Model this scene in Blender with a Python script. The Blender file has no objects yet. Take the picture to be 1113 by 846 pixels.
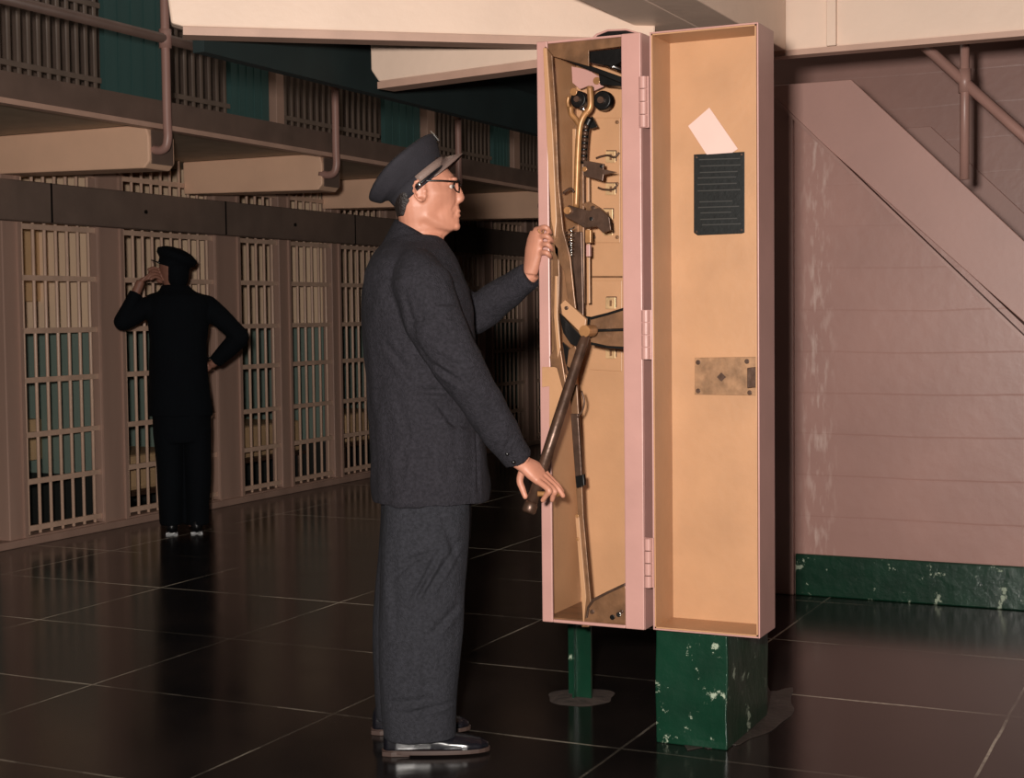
import bpy, bmesh, math, random
from mathutils import Vector, Matrix, noise
PI = math.pi
random.seed(7)
S = bpy.context.scene
C = S.collection

# ------------------------------------------------------------------ camera, light, exposure
F_PX, CX, CY = 1650.0, 556.5, 423.0
CAM_H = 1.32
YAW, PITCH, ROLL = math.radians(25.4), math.atan(82/1650), 0.011
F0 = Vector((-math.sin(YAW), math.cos(YAW), 0)); R0 = Vector((math.cos(YAW), math.sin(YAW), 0)); Z = Vector((0, 0, 1))
FW = (F0*math.cos(PITCH) - Z*math.sin(PITCH)).normalized()
UP = (F0*math.sin(PITCH) + Z*math.cos(PITCH)).normalized()
RT = (R0 - UP*ROLL).normalized(); UPR = RT.cross(FW).normalized()
CAM = Vector((0, 0, CAM_H))
cd = bpy.data.cameras.new('camera'); cam = bpy.data.objects.new('camera', cd); C.objects.link(cam)
cd.sensor_width = 36; cd.lens = F_PX/1113*36; cd.clip_start = .02
m4 = Matrix((RT, UPR, -FW)).transposed().to_4x4(); m4.translation = CAM
cam.matrix_world = m4
S.camera = cam

S.view_settings.view_transform = 'Standard'; S.view_settings.look = 'None'
S.view_settings.gamma = 1; S.view_settings.use_curve_mapping = False
S.view_settings.exposure = 0.0

w = bpy.data.worlds.new('world'); S.world = w; w.use_nodes = True
w.node_tree.nodes['Background'].inputs[0].default_value = (.75, .85, 1, 1)
w.node_tree.nodes['Background'].inputs[1].default_value = .012

def area(name, loc, target, size, power, col, sy=None):
    l = bpy.data.lights.new(name, 'AREA'); o = bpy.data.objects.new(name, l); C.objects.link(o)
    l.energy = power; l.size = size; l.color = col
    if sy: l.shape = 'RECTANGLE'; l.size_y = sy
    o.location = loc
    d = Vector(target) - Vector(loc); o.rotation_euler = d.to_track_quat('-Z', 'Y').to_euler()
    return o
area('camera_flash', (-.20, .02, 1.50), (-2.3, 6.0, 1.3), .14, 330, (1, .93, .86))
area('hall_fill', (-4.2, 9.5, 5.6), (-4.2, 9.5, 0), 3.0, 60, (1, .9, .78), 12)  # overhead fill added to lift the hall; the ceiling has no opening

# ------------------------------------------------------------------ geometry from the optics: where a sight line meets a plane
def ray(px, py): return (RT*((px-CX)/F_PX) + UPR*((CY-py)/F_PX) + FW)
def at(px, py, Y):
    d = ray(px, py); return CAM + d*(Y/d.y)
def at_x(px, py, X):
    d = ray(px, py); return CAM + d*(X/d.x)

# ------------------------------------------------------------------ materials
def lin(c):
    c = c/255; return c/12.92 if c <= .04045 else ((c+.055)/1.055)**2.4
def rgb(r, g, b): return (lin(r), lin(g), lin(b), 1)
def mat(name, col, rough=.5, metal=0, var=.12, vscale=6, bump=.0, bscale=40, chip=None, chip_amt=.0, chip_scale=14, spec=.5, coat=0, streak=False):
    m = bpy.data.materials.new(name); m.use_nodes = True; nt = m.node_tree; N = nt.nodes; L = nt.links
    b = N['Principled BSDF']; b.inputs['Roughness'].default_value = rough; b.inputs['Metallic'].default_value = metal
    b.inputs['Specular IOR Level'].default_value = spec; b.inputs['Coat Weight'].default_value = coat
    tc = N.new('ShaderNodeTexCoord'); n1 = N.new('ShaderNodeTexNoise'); n1.inputs['Scale'].default_value = vscale; n1.inputs['Detail'].default_value = 6
    L.new(tc.outputs['Object'], n1.inputs['Vector'])
    if streak:
        mp = N.new('ShaderNodeMapping'); mp.inputs['Scale'].default_value = (1, 1, .12); L.new(tc.outputs['Object'], mp.inputs[0]); L.new(mp.outputs[0], n1.inputs['Vector'])
    cr = N.new('ShaderNodeValToRGB'); c = rgb(*col)
    cr.color_ramp.elements[0].position = .3; cr.color_ramp.elements[1].position = .7
    cr.color_ramp.elements[0].color = tuple(x*(1-var) for x in c[:3])+(1,)
    cr.color_ramp.elements[1].color = tuple(min(1, x*(1+var)) for x in c[:3])+(1,)
    L.new(n1.outputs['Fac'], cr.inputs[0]); out = cr.outputs[0]
    if chip:
        n2 = N.new('ShaderNodeTexNoise'); n2.inputs['Scale'].default_value = chip_scale; n2.inputs['Detail'].default_value = 8; n2.inputs['Roughness'].default_value = .7
        L.new(tc.outputs['Object'], n2.inputs['Vector'])
        r2 = N.new('ShaderNodeValToRGB'); r2.color_ramp.elements[0].position = 1-chip_amt; r2.color_ramp.elements[1].position = min(1, 1-chip_amt+.03)
        L.new(n2.outputs['Fac'], r2.inputs[0])
        mx = N.new('ShaderNodeMix'); mx.data_type = 'RGBA'; L.new(r2.outputs[0], mx.inputs['Factor']); L.new(out, mx.inputs['A']); mx.inputs['B'].default_value = rgb(*chip)
        out = mx.outputs['Result']
    L.new(out, b.inputs['Base Color'])
    if bump:
        n3 = N.new('ShaderNodeTexNoise'); n3.inputs['Scale'].default_value = bscale; n3.inputs['Detail'].default_value = 4; L.new(tc.outputs['Object'], n3.inputs['Vector'])
        bp = N.new('ShaderNodeBump'); bp.inputs['Strength'].default_value = bump; bp.inputs['Distance'].default_value = .01; L.new(n3.outputs['Fac'], bp.inputs['Height']); L.new(bp.outputs[0], b.inputs['Normal'])
    return m
M = {}
M['cream'] = mat('cream_paint', (228, 200, 180), .5, var=.05, vscale=3, bump=.12, bscale=30, chip=(150, 110, 90), chip_amt=.26, chip_scale=40)
M['pink'] = mat('pink_enamel', (180, 136, 127), .38, var=.07, bump=.06, chip=(110, 70, 60), chip_amt=.27, chip_scale=30)
M['ochre'] = mat('ochre_enamel', (176, 132, 96), .42, var=.07, vscale=7, bump=.08, chip=(120, 78, 42), chip_amt=.27, chip_scale=45)
M['ochre_dirty'] = mat('oily_ochre_steel', (118, 84, 58), .4, .25, var=.35, vscale=18, bump=.15)
M['steel_brown'] = mat('greasy_brown_steel', (84, 62, 50), .38, .5, var=.35, vscale=22, bump=.15)
M['steel_dark'] = mat('black_greased_steel', (22, 20, 19), .35, .4, var=.3, vscale=20, bump=.1)
M['brass'] = mat('worn_brass', (160, 114, 72), .38, .3, var=.3, vscale=25)
M['chrome'] = mat('bright_steel', (200, 195, 190), .2, 1, var=.1)
M['tag'] = mat('etched_number_plate', (196, 160, 118), .4, .3, var=.2, vscale=30)
M['lockplate'] = mat('tarnished_lock_plate', (150, 114, 84), .4, .35, var=.3, vscale=30, bump=.1)
M['plate_dark'] = mat('black_instruction_plate', (13, 15, 14), .45, 0, var=.3, vscale=40, bump=.06, bscale=90, spec=.3)
M['paper'] = mat('white_card', (208, 178, 168), .8, var=.03)
M['green'] = mat('green_gloss_paint', (10, 45, 30), .3, var=.2, vscale=8, bump=.2, bscale=25, chip=(150, 160, 140), chip_amt=.40, chip_scale=13)
M['mauve'] = mat('mauve_wall_paint', (160, 120, 110), .4, var=.08, vscale=2.5, bump=.12, bscale=18)
M['stringer'] = mat('mauve_stair_steel', (168, 128, 118), .45, var=.06, vscale=3, bump=.05)
M['pipe'] = mat('mauve_pipe_paint', (160, 122, 112), .4, var=.1)
M['column'] = mat('brown_pink_column_paint', (166, 134, 119), .5, var=.12, vscale=5, bump=.05, streak=True)
M['bars'] = mat('cell_bar_paint', (204, 170, 148), .4, var=.12, vscale=9)
M['beam'] = mat('dark_grey_lock_cover', (112, 94, 84), .6, var=.12)
M['bracket'] = mat('buff_bracket_paint', (232, 188, 158), .6, var=.06, vscale=4, bump=.1, bscale=12)
M['soffit'] = mat('grey_soffit_paint', (170, 150, 128), .7, var=.12, chip=(170, 160, 145), chip_amt=.3, chip_scale=6)
M['fascia'] = mat('brown_fascia_paint', (104, 84, 74), .6, var=.15)
M['fascia_lip'] = mat('pink_flange_paint', (186, 150, 132), .5, var=.1)
M['fore_dark'] = mat('dark_green_grey_steel', (20, 34, 34), .7, var=.15)
M['teal'] = mat('teal_panel_paint', (58, 88, 86), .5, var=.08, streak=True)
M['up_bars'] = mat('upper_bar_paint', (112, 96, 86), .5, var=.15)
M['rail'] = mat('rail_brown_paint', (98, 78, 70), .4, var=.12)
M['cell_cream'] = mat('cell_cream_wall', (220, 190, 160), .6, var=.05)
M['cell_dark'] = mat('cell_dark_wall', (52, 48, 44), .8, var=.1)
M['bunk'] = mat('tan_bunk_canvas', (196, 160, 120), .8, var=.1, bump=.2)
M['skin'] = mat('skin', (184, 126, 103), .5, var=.09, vscale=14, bump=.06, bscale=60)
M['skin_far'] = mat('dimmed_skin', (140, 96, 80), .55, var=.1, vscale=14)  # skin colour darkened to imitate the dim light on the distant person
M['hair'] = mat('dark_hair', (32, 24, 22), .55, var=.3, vscale=60, bump=.5, bscale=150)
M['wool'] = mat('charcoal_blue_wool', (40, 38, 43), .9, var=.32, vscale=110, bump=.6, bscale=260, spec=.2)
M['trouser'] = mat('grey_blue_trouser_wool', (42, 42, 47), .9, var=.3, vscale=110, bump=.6, bscale=260, spec=.2)
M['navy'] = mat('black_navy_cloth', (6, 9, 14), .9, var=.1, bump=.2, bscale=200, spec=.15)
M['cap'] = mat('cap_cloth', (40, 38, 43), .85, var=.1, vscale=30, bump=.3, bscale=300, spec=.25)
M['cap_band'] = mat('cap_braid', (120, 100, 92), .6, var=.1, bump=.2, bscale=200)
M['visor'] = mat('cap_visor_leather', (104, 86, 80), .35, var=.1, coat=.3)
M['leather'] = mat('polished_black_leather', (18, 17, 22), .26, var=.2, coat=.2)
M['dull_leather'] = mat('dull_black_leather', (10, 10, 12), .4, var=.2)
M['sole'] = mat('shoe_sole', (60, 44, 38), .6, var=.1)
M['black'] = mat('black_plastic', (12, 11, 11), .3)
M['eye'] = mat('eye_white', (190, 175, 165), .3)
M['lips'] = mat('lips', (176, 106, 92), .5)
g = bpy.data.materials.new('spectacle_lens'); g.use_nodes = True
gb = g.node_tree.nodes['Principled BSDF']; gb.inputs['Transmission Weight'].default_value = 1; gb.inputs['Roughness'].default_value = .02; gb.inputs['IOR'].default_value = 1.1
M['lens'] = g

def two_tone_wall():
    m = bpy.data.materials.new('cell_two_tone_wall'); m.use_nodes = True; nt = m.node_tree; N = nt.nodes; L = nt.links
    b = N['Principled BSDF']; b.inputs['Roughness'].default_value = .55
    tc = N.new('ShaderNodeTexCoord'); sp = N.new('ShaderNodeSeparateXYZ'); L.new(tc.outputs['Object'], sp.inputs[0])
    gt = N.new('ShaderNodeMath'); gt.operation = 'GREATER_THAN'; gt.inputs[1].default_value = 1.25; L.new(sp.outputs['Z'], gt.inputs[0])
    mx = N.new('ShaderNodeMix'); mx.data_type = 'RGBA'; mx.inputs['A'].default_value = rgb(116, 132, 122); mx.inputs['B'].default_value = rgb(238, 204, 172)
    L.new(gt.outputs[0], mx.inputs['Factor'])
    lt = N.new('ShaderNodeMath'); lt.operation = 'LESS_THAN'; lt.inputs[1].default_value = .33; L.new(sp.outputs['Z'], lt.inputs[0])  # dark foot band: shade under the bunks put into the wall colour
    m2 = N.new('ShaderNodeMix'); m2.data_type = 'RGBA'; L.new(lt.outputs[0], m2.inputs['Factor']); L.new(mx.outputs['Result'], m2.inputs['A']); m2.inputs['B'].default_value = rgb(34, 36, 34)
    L.new(m2.outputs['Result'], b.inputs['Base Color'])
    return m
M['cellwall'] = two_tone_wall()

def floor_mat():
    m = bpy.data.materials.new('polished_dark_concrete'); m.use_nodes = True; nt = m.node_tree; N = nt.nodes; L = nt.links
    b = N['Principled BSDF']
    tc = N.new('ShaderNodeTexCoord'); sp = N.new('ShaderNodeSeparateXYZ'); L.new(tc.outputs['Object'], sp.inputs[0])
    def math_(op, a, bb=None):
        n = N.new('ShaderNodeMath'); n.operation = op
        for i, v in enumerate((a, bb)):
            if v is None: continue
            if isinstance(v, (int, float)): n.inputs[i].default_value = v
            else: L.new(v, n.inputs[i])
        return n.outputs[0]
    wob = N.new('ShaderNodeTexNoise'); wob.inputs['Scale'].default_value = 3; L.new(tc.outputs['Object'], wob.inputs['Vector'])
    wv = math_('MULTIPLY', math_('SUBTRACT', wob.outputs['Fac'], .5), .012)
    def line(coord, off, per, wid):
        a = math_('ADD', math_('SUBTRACT', coord, off-per*50), wv)
        md = math_('MODULO', a, per)
        d = math_('MINIMUM', md, math_('SUBTRACT', per, md))
        return math_('LESS_THAN', d, wid)
    lx = line(sp.outputs['X'], -2.68, 1.02, .0045); ly = line(sp.outputs['Y'], 4.235, .84, .006)
    l = math_('MAXIMUM', lx, ly)
    nb = N.new('ShaderNodeTexNoise'); nb.inputs['Scale'].default_value = 1.1; nb.inputs['Detail'].default_value = 6; L.new(tc.outputs['Object'], nb.inputs['Vector'])
    br = N.new('ShaderNodeValToRGB'); br.color_ramp.elements[0].position = .47; br.color_ramp.elements[1].position = .64; L.new(nb.outputs['Fac'], br.inputs[0])
    nb2 = N.new('ShaderNodeTexNoise'); nb2.inputs['Scale'].default_value = 40; L.new(tc.outputs['Object'], nb2.inputs['Vector'])
    k = math_('MULTIPLY', math_('MULTIPLY', l, math_('ADD', br.outputs[0], .08)), math_('ADD', nb2.outputs['Fac'], .3))
    big = N.new('ShaderNodeTexNoise'); big.inputs['Scale'].default_value = 2.2; big.inputs['Detail'].default_value = 8; L.new(tc.outputs['Object'], big.inputs['Vector'])
    cr = N.new('ShaderNodeValToRGB'); cr.color_ramp.elements[0].position = .3; cr.color_ramp.elements[1].position = .75
    cr.color_ramp.elements[0].color = rgb(19, 17, 17); cr.color_ramp.elements[1].color = rgb(34, 28, 26); L.new(big.outputs['Fac'], cr.inputs[0])
    mx = N.new('ShaderNodeMix'); mx.data_type = 'RGBA'; L.new(k, mx.inputs['Factor']); L.new(cr.outputs[0], mx.inputs['A']); mx.inputs['B'].default_value = rgb(214, 202, 182)
    L.new(mx.outputs['Result'], b.inputs['Base Color'])
    rr = N.new('ShaderNodeMapRange'); rr.inputs['To Min'].default_value = .1; rr.inputs['To Max'].default_value = .24; L.new(big.outputs['Fac'], rr.inputs[0]); L.new(rr.outputs[0], b.inputs['Roughness'])
    bp = N.new('ShaderNodeBump'); bp.inputs['Strength'].default_value = .08; bp.inputs['Distance'].default_value = .01; L.new(wob.outputs['Fac'], bp.inputs['Height']); L.new(bp.outputs[0], b.inputs['Normal'])
    b.inputs['Specular IOR Level'].default_value = .35
    return m
M['floor'] = floor_mat()

def boardwall(drip=True):
    m = M['mauve'].copy(); m.name = 'mauve_board_marked_concrete'; nt = m.node_tree; N = nt.nodes; L = nt.links
    b = N['Principled BSDF']; tc = N.new('ShaderNodeTexCoord'); sp = N.new('ShaderNodeSeparateXYZ'); L.new(tc.outputs['Object'], sp.inputs[0])
    nz = N.new('ShaderNodeTexNoise'); nz.inputs['Scale'].default_value = 1.5; L.new(tc.outputs['Object'], nz.inputs['Vector'])
    a = N.new('ShaderNodeMath'); a.operation = 'MULTIPLY_ADD'; a.inputs[1].default_value = .03; L.new(nz.outputs['Fac'], a.inputs[0]); L.new(sp.outputs['Z'], a.inputs[2])
    md = N.new('ShaderNodeMath'); md.operation = 'MODULO'; md.inputs[1].default_value = .19; L.new(a.outputs[0], md.inputs[0])
    mr = N.new('ShaderNodeMapRange'); mr.inputs['From Max'].default_value = .008; L.new(md.outputs[0], mr.inputs[0])
    bp = N.new('ShaderNodeBump'); bp.inputs['Strength'].default_value = .3; bp.inputs['Distance'].default_value = .003; L.new(mr.outputs[0], bp.inputs['Height'])
    old = b.inputs['Normal'].links[0].from_node; L.new(old.outputs[0], bp.inputs['Normal']); L.new(bp.outputs[0], b.inputs['Normal'])
    # rough paint drips running down beside the pier
    ab = N.new('ShaderNodeMath'); ab.operation = 'ADD'; ab.inputs[1].default_value = 1.72; L.new(sp.outputs['X'], ab.inputs[0])
    a2 = N.new('ShaderNodeMath'); a2.operation = 'ABSOLUTE'; L.new(ab.outputs[0], a2.inputs[0])
    m2 = N.new('ShaderNodeMapRange'); m2.inputs['From Min'].default_value = .0; m2.inputs['From Max'].default_value = .10; m2.inputs['To Min'].default_value = 1; m2.inputs['To Max'].default_value = 0; L.new(a2.outputs[0], m2.inputs[0])
    mp = N.new('ShaderNodeMapping'); mp.inputs['Scale'].default_value = (40, 40, 9); L.new(tc.outputs['Object'], mp.inputs[0])
    nd = N.new('ShaderNodeTexNoise'); nd.inputs['Scale'].default_value = 1; nd.inputs['Detail'].default_value = 5; L.new(mp.outputs[0], nd.inputs['Vector'])
    m3 = N.new('ShaderNodeMapRange'); m3.inputs['From Min'].default_value = .5; m3.inputs['From Max'].default_value = .68; L.new(nd.outputs['Fac'], m3.inputs[0])
    mm = N.new('ShaderNodeMath'); mm.operation = 'MULTIPLY'; L.new(m2.outputs[0], mm.inputs[0]); L.new(m3.outputs[0], mm.inputs[1])
    m5 = N.new('ShaderNodeMath'); m5.operation = 'MULTIPLY'; m5.inputs[1].default_value = .55 if drip else 0; L.new(mm.outputs[0], m5.inputs[0])
    mx = N.new('ShaderNodeMix'); mx.data_type = 'RGBA'; L.new(m5.outputs[0], mx.inputs['Factor']); src = b.inputs['Base Color'].links[0].from_socket
    L.new(src, mx.inputs['A']); mx.inputs['B'].default_value = rgb(214, 190, 180); L.new(mx.outputs['Result'], b.inputs['Base Color'])
    return m
M['board'] = boardwall(); M['board_plain'] = boardwall(False)

# ------------------------------------------------------------------ mesh helpers
def obj(name, bm, m, parent=None, smooth=False, bevel=0, seg=2):
    me = bpy.data.meshes.new(name); bmesh.ops.recalc_face_normals(bm, faces=bm.faces); bm.to_mesh(me); bm.free()
    o = bpy.data.objects.new(name, me); C.objects.link(o)
    if isinstance(m, str): m = M[m]
    me.materials.append(m)
    if smooth:
        for p in me.polygons: p.use_smooth = True
    if parent: o.parent = parent
    if bevel:
        b = o.modifiers.new('bevel', 'BEVEL'); b.width = bevel; b.segments = seg; b.limit_method = 'ANGLE'; b.angle_limit = .6
    return o
def tag(o, label=None, cat=None, group=None, kind=None):
    if label: o['label'] = label
    if cat: o['category'] = cat
    if group: o['group'] = group
    if kind: o['kind'] = kind
    return o
def empty(name, loc, label, cat, group=None, rz=0):
    o = bpy.data.objects.new(name, None); C.objects.link(o); o.location = loc; o.rotation_euler = (0, 0, rz); o.empty_display_size = .1
    return tag(o, label, cat, group)
def B(): return bmesh.new()
def box(bm, a, b):
    x0, y0, z0 = a; x1, y1, z1 = b
    v = [bm.verts.new(p) for p in ((x0,y0,z0),(x1,y0,z0),(x1,y1,z0),(x0,y1,z0),(x0,y0,z1),(x1,y0,z1),(x1,y1,z1),(x0,y1,z1))]
    for f in ((0,3,2,1),(4,5,6,7),(0,1,5,4),(1,2,6,5),(2,3,7,6),(3,0,4,7)): bm.faces.new([v[i] for i in f])
    return bm
def loft(bm, rings, cap=True):
    R = [[bm.verts.new(p) for p in r] for r in rings]; n = len(R[0])
    for a, b in zip(R, R[1:]):
        for i in range(n): bm.faces.new((a[i], a[(i+1) % n], b[(i+1) % n], b[i]))
    if cap: bm.faces.new(R[0][::-1]); bm.faces.new(R[-1])
    return bm
def ering(c, u, v, a, b, n=20, p=2.0, taper=0):
    out = []
    for i in range(n):
        t = 2*PI*i/n; ct, st = math.cos(t), math.sin(t)
        x = math.copysign(abs(ct)**(2/p), ct)*a; y = math.copysign(abs(st)**(2/p), st)*b*(1-taper*ct)
        out.append(Vector(c)+Vector(u)*x+Vector(v)*y)
    return out
def tube(bm, pts, r, n=12, ref=None):
    pts = [Vector(p) for p in pts]; k = len(pts)
    if not hasattr(r, '__len__'): r = [r]*k
    ref = Vector(ref) if ref else None; rings = []
    u = None
    for i, p in enumerate(pts):
        t = (pts[min(i+1, k-1)]-pts[max(i-1, 0)]).normalized()
        if u is None:
            base = ref or (Vector((0, 0, 1)) if abs(t.z) < .9 else Vector((1, 0, 0)))
            u = (base - t*base.dot(t)).normalized()
        else: u = (u - t*u.dot(t)).normalized()
        v = t.cross(u); rr = r[i]; ra, rb = rr if hasattr(rr, '__len__') else (rr, rr)
        rings.append(ering(p, u, v, ra, rb, n))
    return loft(bm, rings)
def curve_pts(pts, n=6):
    pts = [Vector(p) for p in pts]; out = []
    P = [pts[0]*2-pts[1]]+pts+[pts[-1]*2-pts[-2]]
    for i in range(1, len(P)-2):
        for k in range(n):
            t = k/n; a, b, c, d = P[i-1], P[i], P[i+1], P[i+2]
            out.append(.5*((2*b)+(c-a)*t+(2*a-5*b+4*c-d)*t*t+(3*b-a-3*c+d)*t**3))
    out.append(pts[-1]); return out
def prism(bm, pts, d):
    d = Vector(d); a = [bm.verts.new(p) for p in pts]; b = [bm.verts.new(Vector(p)+d) for p in pts]; n = len(a)
    bm.faces.new(a[::-1]); bm.faces.new(b)
    for i in range(n): bm.faces.new((a[i], a[(i+1) % n], b[(i+1) % n], b[i]))
    return bm
def ball(bm, c, r, u=16, v=10):
    rx, ry, rz = r if hasattr(r, '__len__') else (r, r, r)
    bmesh.ops.create_uvsphere(bm, u_segments=u, v_segments=v, radius=1, matrix=Matrix.Translation(Vector(c)) @ Matrix.Diagonal((rx, ry, rz, 1)))
def voxel(bm, size, smooth=4):
    me = bpy.data.meshes.new('tmp'); bmesh.ops.recalc_face_normals(bm, faces=bm.faces); bm.to_mesh(me); bm.free()
    o = bpy.data.objects.new('tmp', me); C.objects.link(o)
    r = o.modifiers.new('r', 'REMESH'); r.mode = 'VOXEL'; r.voxel_size = size
    s = o.modifiers.new('s', 'SMOOTH'); s.iterations = smooth; s.factor = .5
    dg = bpy.context.evaluated_depsgraph_get(); dg.update()
    nm = bpy.data.meshes.new_from_object(o.evaluated_get(dg))
    out = bmesh.new(); out.from_mesh(nm)
    bpy.data.objects.remove(o); bpy.data.meshes.remove(me); bpy.data.meshes.remove(nm)
    return out
def struct(name, bm, m, **k):
    o = obj(name, bm, m, **k); o['kind'] = 'structure'; return o
def dup(o, parent=None, loc=None):
    c = o.copy(); C.objects.link(c); c.parent = parent
    if loc is not None: c.location = loc
    return c

# ------------------------------------------------------------------ the setting
XC = -6.37                      # plane of the cell fronts
struct('floor', box(B(), (-9.2, -3, -.1), (4, 18.2, 0)), 'floor')
struct('ceiling', box(B(), (-9.2, -3, 6.2), (4, 18.2, 6.3)), 'cell_dark')
struct('wall_end', box(B(), (-9.2, 18, 0), (4, 18.2, 6.2)), 'cell_dark')
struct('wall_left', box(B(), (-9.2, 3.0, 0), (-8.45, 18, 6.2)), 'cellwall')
struct('wall_near_left', box(B(), (-9.2, 2.9, 0), (XC-.1, 3.0, 6.2)), 'cell_dark')
# wall behind and beside the stairs
struct('wall_stair', box(B(), (-2.62, 8.8, 0), (4, 8.95, 6.2)), 'board_plain')
# closet wall under the stairs: follows the slope of the stringer
YW = 6.9
SL = [at(847, 115, 6.78), at(1113, 368, 6.78)]
slope = (SL[1].z-SL[0].z)/(SL[1].x-SL[0].x)
def zs(x): return SL[0].z+slope*(x-SL[0].x)
xw = at(864, 400, YW).x
pts = [(xw, YW, .0), (0.35, YW, .0), (0.35, YW, max(.02, zs(.35)+.04)), (xw, YW, zs(xw)+.04)]
struct('wall_right', prism(B(), pts, (0, .12, 0)), 'board')
struct('trim_1', box(B(), (xw-.10, YW-.03, 0), (xw-.0, YW+.14, 2.32)), 'mauve', bevel=.006)
xb = xw+.0
struct('baseboard_right', box(B(), (xb+.005, YW-.022, 0), (.35, YW-.001, at(864, 602, YW-.02).z)), 'green', bevel=.006)
# side wall of the near block, far behind the cabinet
struct('wall_block', box(B(), (-2.62, 8.95, 0), (-2.54, 18, 2.45)), 'cell_dark')

# ------------------------------------------------------------------ left cell block, ground tier
secs = [(5.20, 5.85), (6.02, 6.60), (6.735, 7.405), (7.63, 8.60), (8.88, 9.385), (9.52, 10.11), (10.22, 10.95), (11.15, 11.9), (12.05, 12.75), (12.95, 13.7), (13.9, 14.7)]
ordn = ['first', 'second', 'third', 'fourth', 'fifth', 'sixth', 'seventh', 'eighth', 'ninth', 'tenth', 'eleventh', 'twelfth', 'thirteenth']
barm = bpy.data.meshes.new('bar')
bb = tube(B(), [(0, 0, 0), (0, 0, 1)], .0105, 10); bb.to_mesh(barm); bb.free(); barm.materials.append(M['bars'])
for p in barm.polygons: p.use_smooth = True
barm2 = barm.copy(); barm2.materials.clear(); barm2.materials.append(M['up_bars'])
def grille(name, y0, y1, z0, z1, n, levels, me, cm, label, group, sill=True, x=XC):
    r = empty(name, (x, (y0+y1)/2, z0), label, 'cell bars', group)
    for i in range(n):
        o = bpy.data.objects.new('bar', me); C.objects.link(o); o.parent = r
        o.location = (0, y0-(y0+y1)/2+(i+.5)*(y1-y0)/n, 0); o.scale = (1, 1 if sill else 1.7, z1-z0)
    h = (y1-y0)/2
    for z in levels: obj('crossbar', box(B(), (-.006, -h, z-z0-.016), (.014, h, z-z0+.016)), cm, r)
    if sill: obj('sill', box(B(), (-.05, -h, -.0), (.04, h, .05)), 'column', r, bevel=.004)
    return r
for i, (y0, y1) in enumerate(secs):
    n = max(5, round((y1-y0)/.094))
    nm = 'leftmost' if i == 2 else ('rightmost' if i == len(secs)-1 else ordn[i-2]+' from the left')
    if i < 2:
        continue
    lab = f'ground floor cell front of vertical bars, {nm} in the row'
    if i == 3: lab = 'ground floor cell bars directly behind the distant black-uniformed person'
    grille('cell_bars', y0, y1, 0.005, 2.36, n, (.09, .365, .64, .96, 1.25, 1.56, 1.86, 2.2), barm, 'bars', lab, 'ground floor cell fronts')
for i in range(2, len(secs)):
    y0, y1 = secs[i-1][1], secs[i][0]
    nm = 'cut by the left photo edge' if i == 2 else ('directly right of the distant person' if i == 4 else f'{ordn[i-2]} from the left')
    r = empty('steel_column', (XC, (y0+y1)/2, 0), f'brown painted steel column between ground floor cell fronts, {nm}', 'column', 'ground floor cell columns')
    h = (y1-y0)/2
    obj('post', box(B(), (-.06, -h, 0), (.03, h, 2.36)), 'column', r, bevel=.006)
    obj('edge_flange', box(B(), (.03, h-.025, 0), (.045, h, 2.36)), 'column', r)
    if h > .08: obj('edge_flange', box(B(), (.03, -h, 0), (.045, -h+.025, 2.36)), 'column', r)
# lock gear cover running along the fronts
r = empty('lock_gear_cover', (XC, 10, 1.88), 'long dark horizontal metal cover above the ground floor cell bars', 'metal cover')
obj('cover_panel', box(B(), (.046, -5.0, 0), (.13, 5.2, .23)), 'beam', r, bevel=.008)
for y in (6.9, 8.6, 10.3, 12.0, 13.7): obj('cover_joint', box(B(), (.128, y-10-.006, .0), (.134, y-10+.006, .23)), 'steel_dark', r)
for y in (7.75, 9.45, 11.2): obj('bolt', tube(B(), [(.128, y-10, .11), (.138, y-10, .11)], .013, 10), 'steel_dark', r)
struct('trim_2', box(B(), (XC-.12, 4.6, 0), (XC+.06, 15, .045)), 'column', bevel=.006)
# cell interiors
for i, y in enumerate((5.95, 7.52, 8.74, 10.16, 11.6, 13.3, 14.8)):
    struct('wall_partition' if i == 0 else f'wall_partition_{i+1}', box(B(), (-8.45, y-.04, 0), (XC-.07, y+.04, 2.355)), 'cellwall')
for i, (y, z, nm) in enumerate([(8.27, .40, 'cell behind the distant person'), (9.69, .50, 'cell right of the distant person'), (11.13, .50, 'farther cell half hidden by the jacket')]):
    r = empty('cell_bunk', (-7.05, y, 0), f'low tan canvas bunk inside the {nm}', 'bunk', 'bunks inside the ground floor cells')
    obj('mattress', box(B(), (-.4, -.40, z-.24), (.42, .4, z)), 'bunk', r, bevel=.03)
    obj('bunk_frame', box(B(), (-.42, -.42, z-.27), (.44, .42, z-.24)), 'steel_brown', r)
    for sx in (-.4, .4):
        for sy in (-.38, .38): obj('leg', tube(B(), [(sx, sy, 0), (sx, sy, z-.27)], .014, 8), 'steel_brown', r)
for (xx, yy, zz, hh, lab) in ((-6.93, 7.40, 1.43, .46, 'narrow tan wall locker inside the leftmost cell, high behind the bars'), (-6.95, 7.40, .42, .26, 'small tan box low on the side wall of the leftmost cell')):
    r = empty('wall_locker', (xx, yy, zz), lab, 'locker')
    obj('locker_body', box(B(), (-.06, -.10, 0), (.06, .078, hh)), 'bunk', r, bevel=.006)
    obj('locker_door', box(B(), (-.05, -.108, .015), (.05, -.10, hh-.015)), 'bunk', r, bevel=.003)
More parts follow.
